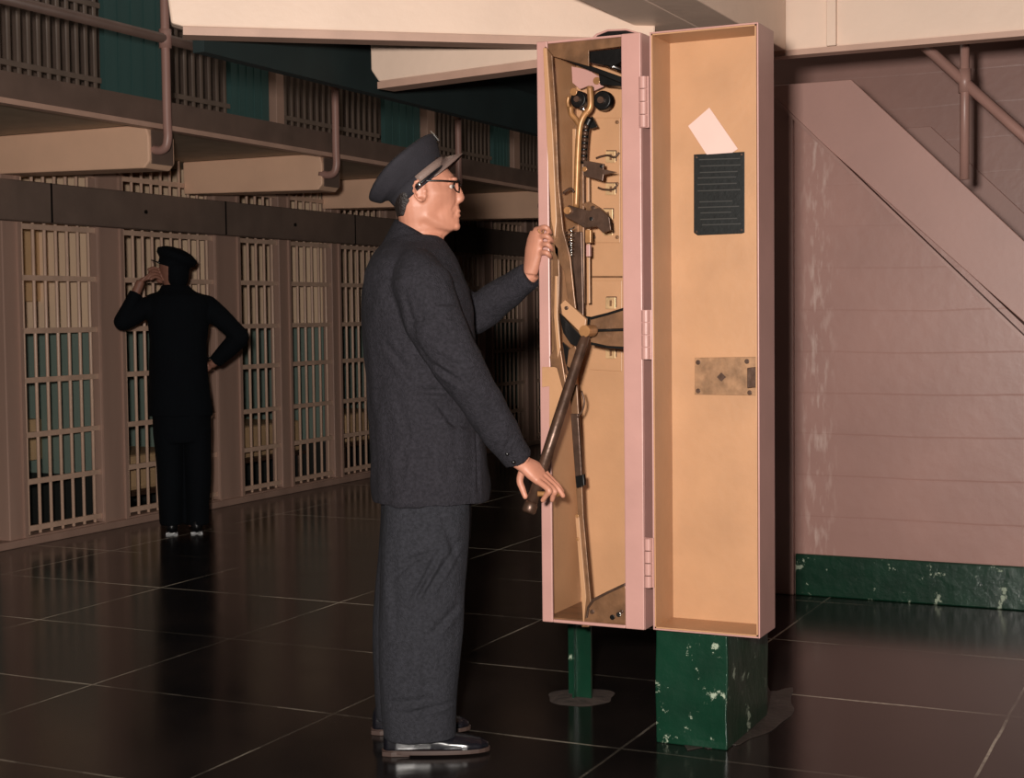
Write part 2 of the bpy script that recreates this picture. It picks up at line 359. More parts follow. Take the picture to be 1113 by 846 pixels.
# gallery of the left block
ZG = 2.36; XG = -5.24
r = empty('gallery_walkway', (XG, 10, ZG), 'long upper gallery walkway slab with brown edge channel along the left cell block', 'gallery')
obj('slab', box(B(), (XC-XG-2.0, -6, .0), (-.03, 7.9, .07)), 'soffit', r)
obj('edge_channel', box(B(), (-.03, -6, -.0), (.0, 8, .13)), 'fascia', r)
obj('edge_flange', box(B(), (-.035, -6, -.028), (.03, 8, -.002)), 'fascia_lip', r)
ys = [4.87, 6.59, 8.31, 10.03, 11.75, 13.47, 15.2]
names = {6.59: 'leftmost, cut by the photo edge', 8.31: 'second from the left', 10.03: 'third from the left, partly behind the capped head', 11.75: 'between the face and the open cabinet'}
for y in ys:
    if y < 6 or y > 13: continue
    b = B()
    prof = [(XC-.0, y, ZG-.215), (XG-.07, y, ZG-.235), (XG-.035, y, ZG-.2), (XG-.035, y, ZG-.065), (XG-.055, y, ZG-.0), (XC-.0, y, ZG-.0)]
    prof = [p if p[2] < ZG-.001 else (p[0], p[1], ZG-.002) for p in prof]
    prism(b, prof, (0, .22, 0))
    o = obj('gallery_bracket', b, 'bracket', bevel=.008)
    obj('end_cap', box(B(), (XG-.036, y+.02, ZG-.21), (XG-.028, y+.20, ZG-.03)), 'fascia', o)
    tag(o, f'buff cantilever bracket under the upper gallery, {names[y]}', 'bracket', 'brackets under the left gallery')
r = empty('gallery_railing', (XG, 10, ZG), 'brown pipe railing along the upper gallery of the left cell block', 'railing')
for zz in (2.81, 3.30): obj('rail', tube(B(), [(.06, -6, zz-ZG), (.06, 8, zz-ZG)], .027, 12), 'rail', r, smooth=True)
for y in [4.93, 6.72, 8.42, 10.12, 11.82, 13.5]:
    pts = curve_pts([(-.06, 0, -.13), (.02, 0, -.14), (.06, 0, -.09), (.06, 0, .1), (.06, 0, 1.0)], 6)
    o = obj('post', tube(B(), pts, .024, 12), 'pipe', r, smooth=True); o.location = (0, y-10-.09, 0)
    c = obj('clamp', tube(B(), [(.06, 0, .4), (.06, 0, .5)], .034, 12), 'pipe', o, smooth=True)
# upper tier
U0, U1 = 2.44, 4.5
XU = XC
usec = [(4.6, 5.5), (5.7, 6.45), (6.6, 7.5), (8.22, 8.84), (9.5, 10.9), (11.85, 13.0), (13.6, 14.7)]
un = ['leftmost', 'leftmost', 'leftmost, at the photo corner', 'second from the left', 'third from the left', 'fourth from the left', 'farthest right, beside the cabinet']
for i, (y0, y1) in enumerate(usec):
    if i < 2: continue
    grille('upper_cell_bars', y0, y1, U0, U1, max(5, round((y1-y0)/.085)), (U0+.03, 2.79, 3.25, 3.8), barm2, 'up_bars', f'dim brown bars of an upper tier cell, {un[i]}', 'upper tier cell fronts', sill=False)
for i, (y0, y1, nm) in enumerate([(7.54, 8.18, 'leftmost, beside the railing post'), (8.86, 9.32, 'second from the left'), (11.0, 11.6, 'above and behind the cap'), (13.05, 13.4, 'farthest right')]):
    b = B(); box(b, (XU-.03, y0, U0), (XU+.01, y1, U1))
    for k in range(1, 5): box(b, (XU+.01, y0+(y1-y0)*k/5-.004, U0), (XU+.016, y0+(y1-y0)*k/5+.004, U1))
    tag(obj('door_panel', b, 'teal'), f'tall teal sheet metal panel on the upper tier, {nm}', 'panel', 'teal panels of the upper tier')
for i, (y0, y1, nm) in enumerate([(9.36, 9.46, 'right of the second teal panel'), (11.66, 11.80, 'just above the cap'), (13.42, 13.55, 'nearest the cabinet')]):
    tag(obj('upper_post', box(B(), (XU-.03, y0, U0), (XU+.05, y1, U1)), 'column', bevel=.005), f'pale upright post on the upper tier, {nm}', 'post', 'pale posts of the upper tier')
struct('wall_upper', box(B(), (-7.0, 3.0, U0), (-6.9, 18, 6.2)), 'beam')
struct('trim_3', box(B(), (XU-.06, 3.5, U1), (XU+.06, 16, U1+.3)), 'fascia')

# ------------------------------------------------------------------ near gallery overhead (cream)
ZB = 2.30
k = (ZB-CAM_H)
def at_z(px, py, z):
    d = ray(px, py); return CAM+d*((z-CAM_H)/d.z)
tip = at_z(199, 38, ZB); root = at_z(640, 50, ZB)
d = (root-tip).normalized(); nrm = Vector((-d.y, d.x, 0))
r = empty('near_gallery', (tip.x, tip.y, ZB), 'massive cream painted overhead gallery frame above the open cabinet', 'gallery')
def part(name, bm, m, **kw):
    bmesh.ops.translate(bm, verts=bm.verts, vec=-Vector(r.location)); return obj(name, bm, m, r, **kw)
ba = at_z(622, 0, ZB+.08); bc = at_z(706, 33, ZB+.08)
bx0 = (ba.x+bc.x)/2
EX = (bx0-.002-root.x)/d.x+.09
part('corner_bracket', prism(B(), [tip+Z*.03, tip-d*.04+Z*.04, tip-d*.05+Z*.13, tip-d*.045+Z*.9, root+Z*.9+d*EX, root+Z*.03+d*EX], nrm*.07), 'cream', bevel=.008)
part('bracket_flange', prism(B(), [tip+Z*0-nrm*.004, tip+Z*.028-nrm*.004, root+Z*.028-nrm*.004+d*EX, root-nrm*.004+d*EX], nrm*.10), 'fascia_lip')
p0 = at_z(411, 94, ZB-.05); p1 = at_z(583, 71, ZB-.05); dd = (p1-p0).normalized(); nn = Vector((-dd.y, dd.x, 0))
p1 = p0+dd*.85
part('inner_bracket', prism(B(), [p0+Z*.02, p0-dd*.04+Z*.07, p0-dd*.045+Z*.45, p1+Z*.45, p1+Z*.02], nn*.07), 'cream', bevel=.008)
part('bracket_flange', prism(B(), [p0+Z*-.01-nn*.004, p0+Z*.018-nn*.004, p1+Z*.018-nn*.004, p1-Z*.01-nn*.004], nn*.10), 'fascia_lip')
xg = tip.x-.02
part('edge_channel', box(B(), (xg-.03, tip.y+.12, ZB-.04), (xg+.02, 17, ZB+.35)), 'fore_dark')
part('deck', box(B(), (xg, tip.y+.5, ZB+.16), (-2.64, 17, ZB+.2)), 'fore_dark')

ea = at_z(845, 62, ZB+.06); YE = ea.y
# beam over the cabinet running along the block, and the end beam over the stairs

wbeam = .20
part('long_beam', box(B(), (bx0, 1.6, ZB+.08), (bx0+wbeam, YE-.015, ZB+.6)), 'cream', bevel=.005)
part('long_beam_flange', box(B(), (bx0+wbeam, 1.6, ZB+.08), (at_z(772, 8, ZB+.08).x, YE-.02, ZB+.5)), 'cream', bevel=.004)
part('end_beam', box(B(), (bx0-.08, YE+.01, ZB+.085), (2.5, YE+.08, ZB+1.3)), 'cream', bevel=.006)
part('end_beam_flange', box(B(), (bx0-.08, YE-.01, ZB+.06), (2.5, YE+.07, ZB+.083)), 'fascia_lip')
part('beam_stiffener', box(B(), (bx0+.52, YE-.015, ZB+.085), (bx0+.56, YE+.01, ZB+1.3)), 'cream', bevel=.004)
part('stair_head_soffit', box(B(), (bx0+.25, YE+.09, ZB+1.2), (2.5, 8.75, ZB+1.25)), 'fore_dark')

# ------------------------------------------------------------------ stairs on the right
st = empty('staircase', (0, 6.78, 0), 'mauve steel staircase with broad diagonal stringer rising leftwards behind the open door', 'staircase')
a0, a1 = at(845, 113, 6.78), at(1113, 370, 6.78); b0, b1 = at(905, 66, 6.78), at(1113, 262, 6.78)
sl = (a1.z-a0.z)/(a1.x-a0.x)
def str_poly(y, dz=0):
    xL = a0.x-.02; x2 = .55
    zt = b1.z+sl*(0)  # top line through b1
    def top(x): return b1.z+sl*(x-b1.x)
    def bot(x): return a0.z+sl*(x-a0.x)
    ztop = ZB+.04
    xt = b1.x+(ztop-b1.z)/sl
    return [Vector((xL, y, bot(xL))), Vector((x2, y, max(bot(x2), 0.0))), Vector((x2, y, top(x2))), Vector((xt, y, ztop)), Vector((xL, y, ztop))], top, bot
poly, topf, botf = str_poly(0)
obj('near_stringer', prism(B(), poly, (0, .03, 0)), 'stringer', st, bevel=.003)
q = [Vector((x, 0, f)) for x, f in ((a0.x-.02, botf(a0.x-.02)), (.5, botf(.5)))]
obj('stringer_flange', prism(B(), [q[0]+Vector((0, -.02, -.0)), q[1]+Vector((0, -.02, 0)), q[1]+Vector((0, -.02, .02)), q[0]+Vector((0, -.02, .02))], (0, .07, 0)), 'pipe', st)
poly2, _, _ = str_poly(1.95)
obj('far_stringer', prism(B(), poly2, (0, .03, 0)), 'stringer', st, bevel=.003)
nst = 9; x = a0.x+.25
while topf(x)-.12 > .15 and x < .5:
    zt = topf(x)-.235
    obj('tread', box(B(), (x-.085, .03, zt-.02), (x+.085, 1.95, zt)), 'steel_brown', st); x += .19/abs(sl)
# handrail and post
hp = at(1047, 57, 6.74); hb = at(1048, 195, 6.74)
obj('handrail_post', tube(B(), [(hb.x, -.035, hb.z), (hb.x, -.035, 2.55)], .020, 12), 'pipe', st, smooth=True)
h0, h1 = at(1018, 62, 6.74), at(1113, 148, 6.74); hd = (h1-h0).normalized()
h0 = h0-hd*.3; h1 = h1+hd*1.0
obj('handrail', tube(B(), [(h0.x, -.035, h0.z), (h1.x, -.035, h1.z)], .024, 12), 'pipe', st, smooth=True)
obj('rail_clamp', tube(B(), [(hb.x, -.035, at(1047, 88, 6.74).z-.05), (hb.x, -.035, at(1047, 88, 6.74).z+.05)], .027, 12), 'pipe', st, smooth=True)

# ------------------------------------------------------------------ the locking control cabinet
YF = 4.30
XL = at(586, 341, YF).x; XR = at(698, 341, YF).x
ZTOP = at(590, 45, YF).z; ZBOT = at(590, 676, YF).z
DP = .30
cab = empty('control_cabinet', ((XL+XR)/2, YF, 0), 'tall open pink and ochre steel lever cabinet with its door swung right', 'cabinet')
O = Vector(cab.location)
def cp(name, bm, m, parent=None, **kw):
    bmesh.ops.translate(bm, verts=bm.verts, vec=-O); return obj(name, bm, m, parent or cab, **kw)
t = .012
b = B(); box(b, (XL, YF+.01, ZBOT), (XL+t/2, YF+DP, ZTOP)); box(b, (XR-t/2, YF+.01, ZBOT), (XR, YF+DP, ZTOP))
box(b, (XL+t/2, YF+.01, ZTOP-t/2), (XR-t/2, YF+DP, ZTOP)); box(b, (XL+t/2, YF+.01, ZBOT), (XR-t/2, YF+DP, ZBOT+t/2)); box(b, (XL+t/2, YF+DP-t/2, ZBOT+t/2), (XR-t/2, YF+DP, ZTOP-t/2))
cp('case', b, 'pink')
b = B(); e = t/2+.001
box(b, (XL+e, YF+.012, ZBOT+e), (XL+e+.004, YF+DP-e, ZTOP-e)); box(b, (XR-e-.004, YF+.012, ZBOT+e), (XR-e, YF+DP-e, ZTOP-e))
box(b, (XL+e+.004, YF+DP-e-.004, ZBOT+e), (XR-e-.004, YF+DP-e, ZTOP-e))
cp('lining', b, 'ochre')
cp('bottom_plate', box(B(), (XL+e+.004, YF+.014, ZBOT+e), (XR-e-.004, YF+DP-e-.004, ZBOT+e+.006)), 'ochre_dirty')
fw = .036; fr = .062
b = B(); box(b, (XL, YF, ZBOT), (XL+fw, YF+.01, ZTOP)); box(b, (XR-fr, YF, ZBOT), (XR, YF+.01, ZTOP)); box(b, (XL+fw, YF, ZBOT), (XR-fr, YF+.01, ZBOT+.010))
cp('front_frame', b, 'pink', bevel=.003)
# torn patch on the left flange
def plate(name, pts, Yf, th, m, parent=None, bevel=.0015, hole=None):
    return cp(name, prism(B(), [at(x, y, Yf) for x, y in pts], (0, th, 0)), m, parent, bevel=bevel)
def rod(name, pts, Y, r, m, parent=None, n=5, Ys=None):
    P = [at(x, y, (Ys[i] if Ys else Y)) for i, (x, y) in enumerate(pts)]
    return cp(name, tube(B(), curve_pts(P, n) if len(P) > 2 else P, r, 12), m, parent, smooth=True)
def bolt(px, py, Y, r=.007, m='brass', parent=None, th=.006):
    p = at(px, py, Y); return cp('bolt', tube(B(), [p, p-Vector((0, th, 0))], r, 12), m, parent, bevel=.001)
Bk = YF+DP-.012
# back plates
bp = plate('back_plate', [(640, 128), (674, 128), (674, 264), (640, 264)], Bk-.006, .006, 'ochre')
for x, y in ((646, 133), (671, 133), (671, 200), (671, 258), (646, 258)): bolt(x, y, Bk-.006, .006, 'ochre_dirty', bp)
plate('back_plate', [(640, 305), (676, 305), (676, 404), (640, 402)], Bk-.004, .004, 'ochre')
for (x, y) in ((664, 171), (664, 206), (661, 234), (661, 250), (664, 330), (664, 384)):
    tg = plate('number_tag', [(x-6, y-7), (x+5, y-7), (x+5, y+6), (x-6, y+6)], Bk-.012, .004, 'tag')
    plate('tag_border', [(x-5, y-7.6), (x+6, y-7.6), (x+6, y+4), (x+5, y+4), (x+5, y-6.6), (x-5, y-6.6)], Bk-.014, .002, 'steel_brown', tg, bevel=0)
    plate('tag_mark', [(x-1.5, y-3.5), (x+1, y-3.5), (x+1, y+3), (x-1.5, y+3)], Bk-.014, .002, 'ochre_dirty', tg, bevel=0)
plate('back_rib', [(640, 300), (677, 300), (677, 302), (640, 302)], Bk-.01, .008, 'ochre_dirty')  # thin darker rib above the lower back plate
# header and top shaft housing
plate('header_plate', [(590, 47), (677, 39), (677, 50), (640, 55), (640, 72), (600, 61)], YF+.02, .006, 'ochre_dirty')
plate('top_channel', [(600, 60), (604, 58), (677, 84), (677, 91)], YF+.05, .04, 'steel_dark')
plate('top_block', [(640, 56), (677, 52), (677, 66), (664, 72), (641, 68)], YF+.08, .05, 'steel_dark')
plate('top_block', [(650, 76), (677, 86), (677, 94), (652, 92)], YF+.12, .06, 'steel_dark')
rod('cross_shaft', [(640, 62), (676, 76)], YF+.10, .009, 'chrome')
plate('pivot_plate', [(621, 72), (640, 76), (652, 84), (656, 94), (645, 99), (640, 93), (630, 97), (622, 90)], YF+.18, .008, 'pink')
bolt(649, 88, YF+.18, .012, 'brass')
# wheels
for (x, y, r_, Y) in ((654, 109, .031, YF+.16), (628, 108, .027, YF+.13)):
    p = at(x, y, Y); wl = cp('roller_wheel', tube(B(), [p+Vector((0, .03, 0)), p+Vector((0, .004, 0)), p], [r_, r_, r_*.9], 24), 'steel_dark', smooth=False, bevel=.002)
    cp('hub', tube(B(), [p, p-Vector((0, .012, 0))], r_*.35, 14), 'steel_brown', wl)
bolt(624, 100, YF+.10, .012, 'brass'); bolt(633, 118, YF+.11, .008, 'chrome')
# fork lever
fk = rod('fork_lever', [(641, 94), (642, 108), (641, 118), (634, 127), (630, 140), (628, 170), (627, 200), (626, 226)], YF+.09, [.010]*7*5+[.010], 'brass')
rod('fork_tine', [(620, 116), (621, 124), (626, 130), (631, 138)], YF+.09, .009, 'brass', fk)
rod('link_rod', [(618, 105), (617, 112), (619, 120)], YF+.10, .006, 'brass', fk)
ch = rod('chain_rod', [(642, 128), (637, 140), (635, 160), (634, 178)], YF+.11, .012, 'steel_dark')
for i in range(6):
    p = at(636.5-i*.4, 138+i*7, YF+.098); b = B(); ball(b, p, .009, 10, 6); cp('chain_link', b, 'steel_brown', ch, smooth=True)
plate('cam', [(643, 126), (649, 138), (642, 140), (639, 136)], YF+.12, .01, 'steel_dark')
# upright strips
plate('upright_bar', [(622, 140), (626, 140), (626, 226), (622, 226)], YF+.12, .008, 'ochre')
plate('upright_bar', [(629, 178), (634, 178), (635, 330), (628, 330)], YF+.13, .01, 'ochre_dirty')
plate('upright_bar', [(637, 178), (640, 178), (641, 330), (638, 330)], YF+.16, .01, 'ochre')
plate('upright_bar', [(622, 252), (632, 252), (634, 345), (625, 340)], YF+.10, .01, 'steel_brown')
plate('upright_bar', [(617, 262), (620, 262), (628, 345), (623, 345)], YF+.12, .01, 'steel_dark')
# bracket arms
b1_ = plate('bracket_arm', [(634, 174), (656, 178), (656, 184), (670, 187), (656, 190), (655, 197), (634, 191)], YF+.08, .012, 'steel_brown')
bolt(636, 184, YF+.08, .008, 'brass', b1_); bolt(654, 181, YF+.08, .005, 'steel_dark', b1_)
rod('bent_wire', [(648, 172), (654, 170), (661, 169), (668, 171), (673, 166)], Bk-.02, .0035, 'steel_brown')
rod('bent_wire', [(650, 204), (656, 206), (666, 206), (671, 201)], Bk-.02, .0035, 'steel_brown')
b2_ = plate('bracket_arm', [(613, 228), (618, 223), (628, 226), (640, 229), (650, 226), (662, 236), (664, 250), (655, 253), (648, 246), (636, 248), (622, 240), (614, 236)], YF+.07, .014, 'steel_brown')
bolt(618, 229, YF+.07, .012, 'brass', b2_, .012); bolt(643, 238, YF+.07, .006, 'steel_dark', b2_)
b3_ = plate('bracket_arm', [(632, 222), (640, 219), (652, 226), (660, 233), (650, 238), (640, 230)], YF+.11, .012, 'ochre_dirty')
bolt(645, 226, YF+.11, .007, 'steel_brown', b3_)
rod('cotter_pin', [(612, 210), (620, 205), (624, 209)], YF+.06, .004, 'steel_brown')
# springs
for (x, y0, y1) in ((621, 247, 278), (614, 252, 262)):
    n = 60; P = []
    for i in range(n+1):
        q = at(x, y0+(y1-y0)*i/n, YF+.07); a = i/n*2*PI*(6 if y1-y0 > 20 else 3); P.append(q+Vector((math.cos(a)*.009, math.sin(a)*.009, 0)))
    cp('coil_spring', tube(B(), P, .0022, 6), 'chrome', smooth=True)
plate('latch_block', [(636, 250), (642, 250), (642, 264), (636, 264)], YF+.09, .02, 'brass'); plate('latch_block', [(637, 266), (641, 266), (641, 279), (637, 279)], YF+.09, .015, 'pink')
# long front bar with its curved tail
plate('front_bar', [(592, 50), (600, 60), (604, 120), (607, 200), (612, 250), (620, 280), (624, 320), (627, 345), (621, 345), (616, 320), (613, 296), (608, 286), (603, 275), (600, 250), (596, 150), (591, 80)], YF-.012, .010, 'ochre_dirty', bevel=.002)
plate('front_bar_rib', [(590, 52), (594, 52), (601, 150), (605, 240), (603, 260), (599, 240), (594, 150)], YF-.022, .010, 'ochre', bevel=.002)
plate('tail_bar', [(601, 262), (607, 270), (608, 300), (607, 340), (608, 372), (612, 398), (616, 424), (613, 430), (605, 400), (599, 398), (597, 388), (602, 380), (600, 330)], YF-.012, .010, 'ochre_dirty', bevel=.002)
plate('tail_bar_edge', [(603, 300), (606, 300), (606, 345), (609, 378), (606, 390), (602, 345)], YF-.020, .008, 'ochre')
plate('wear_patch', [(589, 399), (608, 399), (617, 410), (612, 440), (607, 470), (600, 500), (597, 500), (597, 420), (589, 421)], YF-.004, .004, 'ochre', bevel=.001)
# crank
ck = plate('crank_plate', [(609, 331), (614, 326), (637, 347), (636, 358), (632, 363), (611, 342)], YF-.03, .014, 'ochre', bevel=.002)
bolt(616, 335, YF-.03, .006, 'steel_brown', ck)
plate('crank_back', [(607, 340), (612, 345), (632, 366), (628, 378), (620, 374), (612, 362)], YF+.02, .012, 'steel_dark')
plate('crank_back', [(611, 372), (620, 380), (626, 392), (622, 410), (617, 404), (614, 392)], YF+.03, .012, 'steel_dark')
plate('link_tongue', [(618, 380), (625, 376), (628, 384), (622, 402), (616, 398)], YF+.0, .01, 'ochre_dirty')
# horizontal brackets
h1_ = plate('arm_bracket', [(641, 347), (660, 342), (679, 336), (679, 357), (641, 359)], YF+.045, .012, 'ochre_dirty')
h2_ = plate('arm_bracket', [(641, 361), (679, 360), (679, 378), (660, 377), (642, 373)], YF+.045, .012, 'ochre_dirty')
plate('arm_edge', [(640, 345), (660, 340), (679, 334), (679, 337), (660, 343), (641, 348)], YF+.04, .025, 'steel_dark', h1_)
plate('arm_edge', [(641, 358), (679, 357), (679, 360), (641, 361)], YF+.04, .025, 'steel_dark', h1_)
plate('arm_edge', [(642, 372), (660, 376), (679, 377), (679, 380), (660, 379), (642, 375)], YF+.04, .025, 'steel_dark', h2_)
bolt(645, 359, YF+.03, .016, 'brass', None, .02); bolt(637, 359, YF-.02, .009, 'chrome', None, .012)
rod('clevis', [(638, 344), (637, 356), (640, 368)], YF+.02, .012, 'steel_dark')
# lower strap
ls = plate('lower_strap', [(619, 420), (627, 418), (630, 470), (634, 560), (641, 640), (643, 662), (640, 682), (632, 682), (634, 650), (628, 560), (622, 470)], YF+.02, .012, 'ochre_dirty', bevel=.002)
plate('strap_face', [(620, 450), (628, 450), (633, 530), (626, 530)], YF+.008, .012, 'steel_brown', ls)
plate('strap_sleeve', [(625, 518), (634, 516), (635, 528), (627, 531)], YF+.004, .018, 'steel_dark', ls)
plate('strap_edge', [(625, 560), (629, 560), (637, 650), (634, 682), (632, 650)], YF+.006, .012, 'ochre', ls)
bolt(628, 561, YF+.006, .006, 'brass', ls); bolt(628, 586, YF+.006, .005, 'brass', ls); rod('wire_hook', [(632, 425), (635, 436), (633, 446), (628, 454)], YF+.01, .003, 'steel_brown', ls)
# bottom gusset
gp = plate('bottom_gusset', [(640, 681), (636, 672), (638, 660), (644, 652), (660, 645), (679, 636), (680, 640), (683, 679), (662, 677), (655, 680)], YF+.012, .008, 'ochre_dirty')
plate('gusset_lip', [(636, 672), (638, 660), (644, 651), (660, 643), (679, 634), (679, 637), (660, 646), (645, 654), (640, 661), (638, 672)], YF+.004, .03, 'steel_brown', gp)
for x, y, rr, mm in ((644, 665, .007, 'steel_brown'), (666, 671, .008, 'steel_dark'), (673, 668, .008, 'chrome'), (676, 665, .006, 'steel_brown')): bolt(x, y, YF+.012, rr, mm, gp)
# hinges
for (y0, y1) in ((83, 139), (337, 391), (585, 639)):
    P0 = at(702+ (y0-341)*.011, y0, YF-.006); P1 = at(702+(y1-341)*.011, y1, YF-.006); P1.x = P0.x
    hg = cp('hinge', box(B(), (P0.x-.016, YF-.004, P1.z), (P0.x+.016, YF+.004, P0.z)), 'pink', bevel=.001)
    for k in range(4):
        za = P1.z+(P0.z-P1.z)*(k+.04)/4; zb = P1.z+(P0.z-P1.z)*(k+.96)/4
        cp('knuckle', tube(B(), [(P0.x, YF-.008, za), (P0.x, YF-.008, zb)], .0125, 14), 'pink', hg, smooth=False)
# curved hood on top
plate('shaft_hood', [(643, 44), (649, 38), (660, 33.5), (680, 32.5), (700, 38), (704, 43)], YF+.12, .06, 'steel_dark')
plate('hood_rim', [(641, 43), (648, 36.5), (660, 32), (680, 31.2), (701, 37), (700, 38.5), (680, 33), (660, 34), (649, 38.5), (644, 44)], YF+.115, .07, 'pink')
# leg
lx0, lx1 = at(618, 743, 4.75).x, at(646, 743, 4.75).x
b = B(); box(b, (lx0, 4.75, 0), (lx0+.035, 4.76, ZBOT+.02)); box(b, (lx0+.035, 4.70, 0), (lx0+.042, 4.79, ZBOT+.02)); box(b, (lx0+.042, 4.72, 0), (lx1, 4.73, ZBOT+.02)); box(b, (XL+.02, YF+.2, ZBOT-.03), (XR-.02, YF+.26, ZBOT-.001)); box(b, (lx0+.02, YF+.26, ZBOT-.03), (lx1, 4.73, ZBOT-.001))
cp('support_leg', b, 'green')
b = B(); bmesh.ops.create_cone(b, cap_ends=True, segments=48, radius1=.13, radius2=.05, depth=.01, matrix=Matrix.Translation(((lx0+lx1)/2, 4.75, .0055)))
for v in b.verts:
    if v.co.z < .003: q = v.co-Vector(((lx0+lx1)/2, 4.75, 0)); v.co.x += q.x*(.3*noise.noise(q*9)-.1); v.co.y += q.y*(.3*noise.noise(q*9)-.1)
cp('leg_footing', b, mat('rough_grout', (62, 52, 47), .7, var=.4, vscale=20, bump=.6))
# door: a deep tray swung fully open
DX0, DX1 = at(707, 341, YF).x+.002, at(825, 341, YF).x
DT = at(706, 35, YF).z; DB = at(712, 685, YF).z; DD = .165
b = B(); box(b, (DX0, YF, DB), (DX0+.005, YF+DD, DT)); box(b, (DX1-.005, YF, DB), (DX1, YF+DD, DT)); box(b, (DX0+.005, YF, DT-.005), (DX1-.005, YF+DD, DT)); box(b, (DX0+.005, YF, DB), (DX1-.005, YF+DD, DB+.005)); box(b, (DX0+.005, YF+DD-.005, DB+.005), (DX1-.005, YF+DD, DT-.005))
door = cp('cabinet_door', b, 'pink', bevel=.002)
b = B(); e = .006
box(b, (DX0+e, YF-.001, DB+e), (DX0+e+.004, YF+DD-e, DT-e)); box(b, (DX1-e-.004, YF-.001, DB+e), (DX1-e, YF+DD-e, DT-e)); box(b, (DX0+e, YF-.001, DT-e-.004), (DX1-e, YF+DD-e, DT-e)); box(b, (DX0+e, YF-.001, DB+e), (DX1-e, YF+DD-e, DB+e+.004)); box(b, (DX0+e, YF+DD-e-.004, DB+e), (DX1-e, YF+DD-e, DT-e))
cp('door_lining', b, 'ochre', door)
YD = YF+DD-.011
ip = plate('instruction_plate', [(754, 168), (809, 165), (809, 253), (806, 254), (758, 256), (754, 253)], YD-.004, .004, 'plate_dark', door, bevel=.001)
def line(px0, px1, py, th=1.2, m='steel_brown'): return [(px0, py), (px1, py-(px1-px0)*.03), (px1, py-(px1-px0)*.03+th), (px0, py+th)]
b = B()
for yy in (173, 180, 187, 193, 200, 207, 219, 225, 231, 238, 244): prism(b, [at(x, y, YD-.0048) for x, y in line(758+random.random()*5, 806-random.random()*12, yy)], (0, .001, 0))
cp('plate_lettering', b, mat('worn_engraved_lines', (36, 34, 30), .5), ip)
for x, y in ((757, 171), (806, 168), (757, 252), (806, 250)): bolt(x, y, YD-.004, .0035, 'steel_brown', ip, .002)
lp = plate('lock_plate', [(755, 389), (822, 388), (823, 430), (755, 429)], YD-.006, .006, 'lockplate', door, bevel=.001)
plate('lock_bolt', [(812, 400), (822, 399), (822, 421), (812, 422)], YD-.03, .024, 'steel_brown', lp)
for x, y in ((759, 394), (759, 425), (812, 393), (815, 427)): bolt(x, y, YD-.006, .0075, 'steel_brown', lp, .004)
plate('keyhole', [(784, 405), (789, 410), (784, 415), (779, 410)], YD-.0075, .0015, 'steel_brown', lp, bevel=0)
pc = cp('note_card', prism(B(), [at(x, y, YD-.0075) for x, y in ((748, 137), (771, 117), (802, 162), (796, 166), (768, 168))], (0, .0015, 0)), 'paper')
pc.parent = None; pc.location = O
tag(pc, 'tilted white paper card tucked behind the black plate on the open door', 'card')
# control lever
pv = at(638, 352, YF-.05)

# ------------------------------------------------------------------ green plinth under the open door
px0, px1 = at(713, 750, 4.34).x, at(790, 762, 4.34).x
b = B(); box(b, (px0, 4.34, 0), (px1, 4.78, DB-.005))
for i in range(2): bmesh.ops.subdivide_edges(b, edges=b.edges, cuts=3, use_grid_fill=True)
for v in b.verts:
    if v.co.z > .01: v.co += Vector((noise.noise(v.co*6), noise.noise(v.co*6+Vector((9, 0, 0))), 0))*.006
tag(obj('concrete_plinth', b, 'green', bevel=.004), 'chipped dark green concrete block on the floor under the open door', 'plinth')
b = B(); prism(b, [Vector((px0-.01+(px1-px0+.06)*.5+math.cos(a)*(.16+.03*noise.noise(Vector((math.cos(a)*2, math.sin(a)*2, 3)))), 4.72+math.sin(a)*(.40+.14*noise.noise(Vector((math.cos(a)*3, math.sin(a)*3, 7)))), 0)) for a in [2*PI*i/60 for i in range(60)]], (0, 0, .003))
tag(obj('floor_patch', b, mat('pale_scuffed_cement', (50, 43, 39), .45, var=.4, vscale=9, bump=.3), bevel=.002), 'pale scuffed cement patch around the green block', 'floor patch')

# ------------------------------------------------------------------ people
XA, YA, ZA = Vector((1, 0, 0)), Vector((0, 1, 0)), Vector((0, 0, 1))
class Frame:
    def __init__(s, loc, th):
        s.loc = Vector(loc); s.th = th; s.u = Vector((math.cos(th), math.sin(th), 0)); s.n = Vector((-math.sin(th), math.cos(th), 0))
    def L(s, px, py, y):            # sight line meets the person's own vertical plane at depth y
        d = ray(px, py); k = (s.n.dot(s.loc-CAM)+y)/s.n.dot(d); p = CAM+d*k-s.loc
        return Vector((p.dot(s.u), y, p.z))
def fold(bm, folds, side=-1):
    # cloth creases: (start, end, depth, width) as soft grooves across the cloth on one side
    bm.normal_update()
    for v in bm.verts:
        if v.normal.y*side < .05 and side != 0: continue
        d = 0
        for a, b_, dep, wid in folds:
            ab = b_-a; p = v.co-a; p.y = 0; ab = Vector((ab.x, 0, ab.z)); tt = max(0, min(1, p.dot(ab)/ab.length_squared)); q = p-ab*tt
            dist = q.length; perp = (p.x*ab.z-p.z*ab.x)/ab.length
            f = math.exp(-(dist/wid)**2)*math.sin(PI*min(1, max(0, .08+tt*.92)))**.5
            d += -dep*1.5*f + dep*1.1*math.exp(-((perp-wid*1.6)/wid)**2)*(1 if 0 < tt < 1 else 0)*math.sin(PI*tt)
        v.co += v.normal*d*min(1, abs(v.normal.y)*1.6 if side else 1)
def wrinkle(bm, amp, sc):
    bm.normal_update()
    for v in bm.verts: v.co += v.normal*(noise.noise(Vector((v.co.x*sc[0], v.co.y*sc[1], v.co.z*sc[2])))*amp)
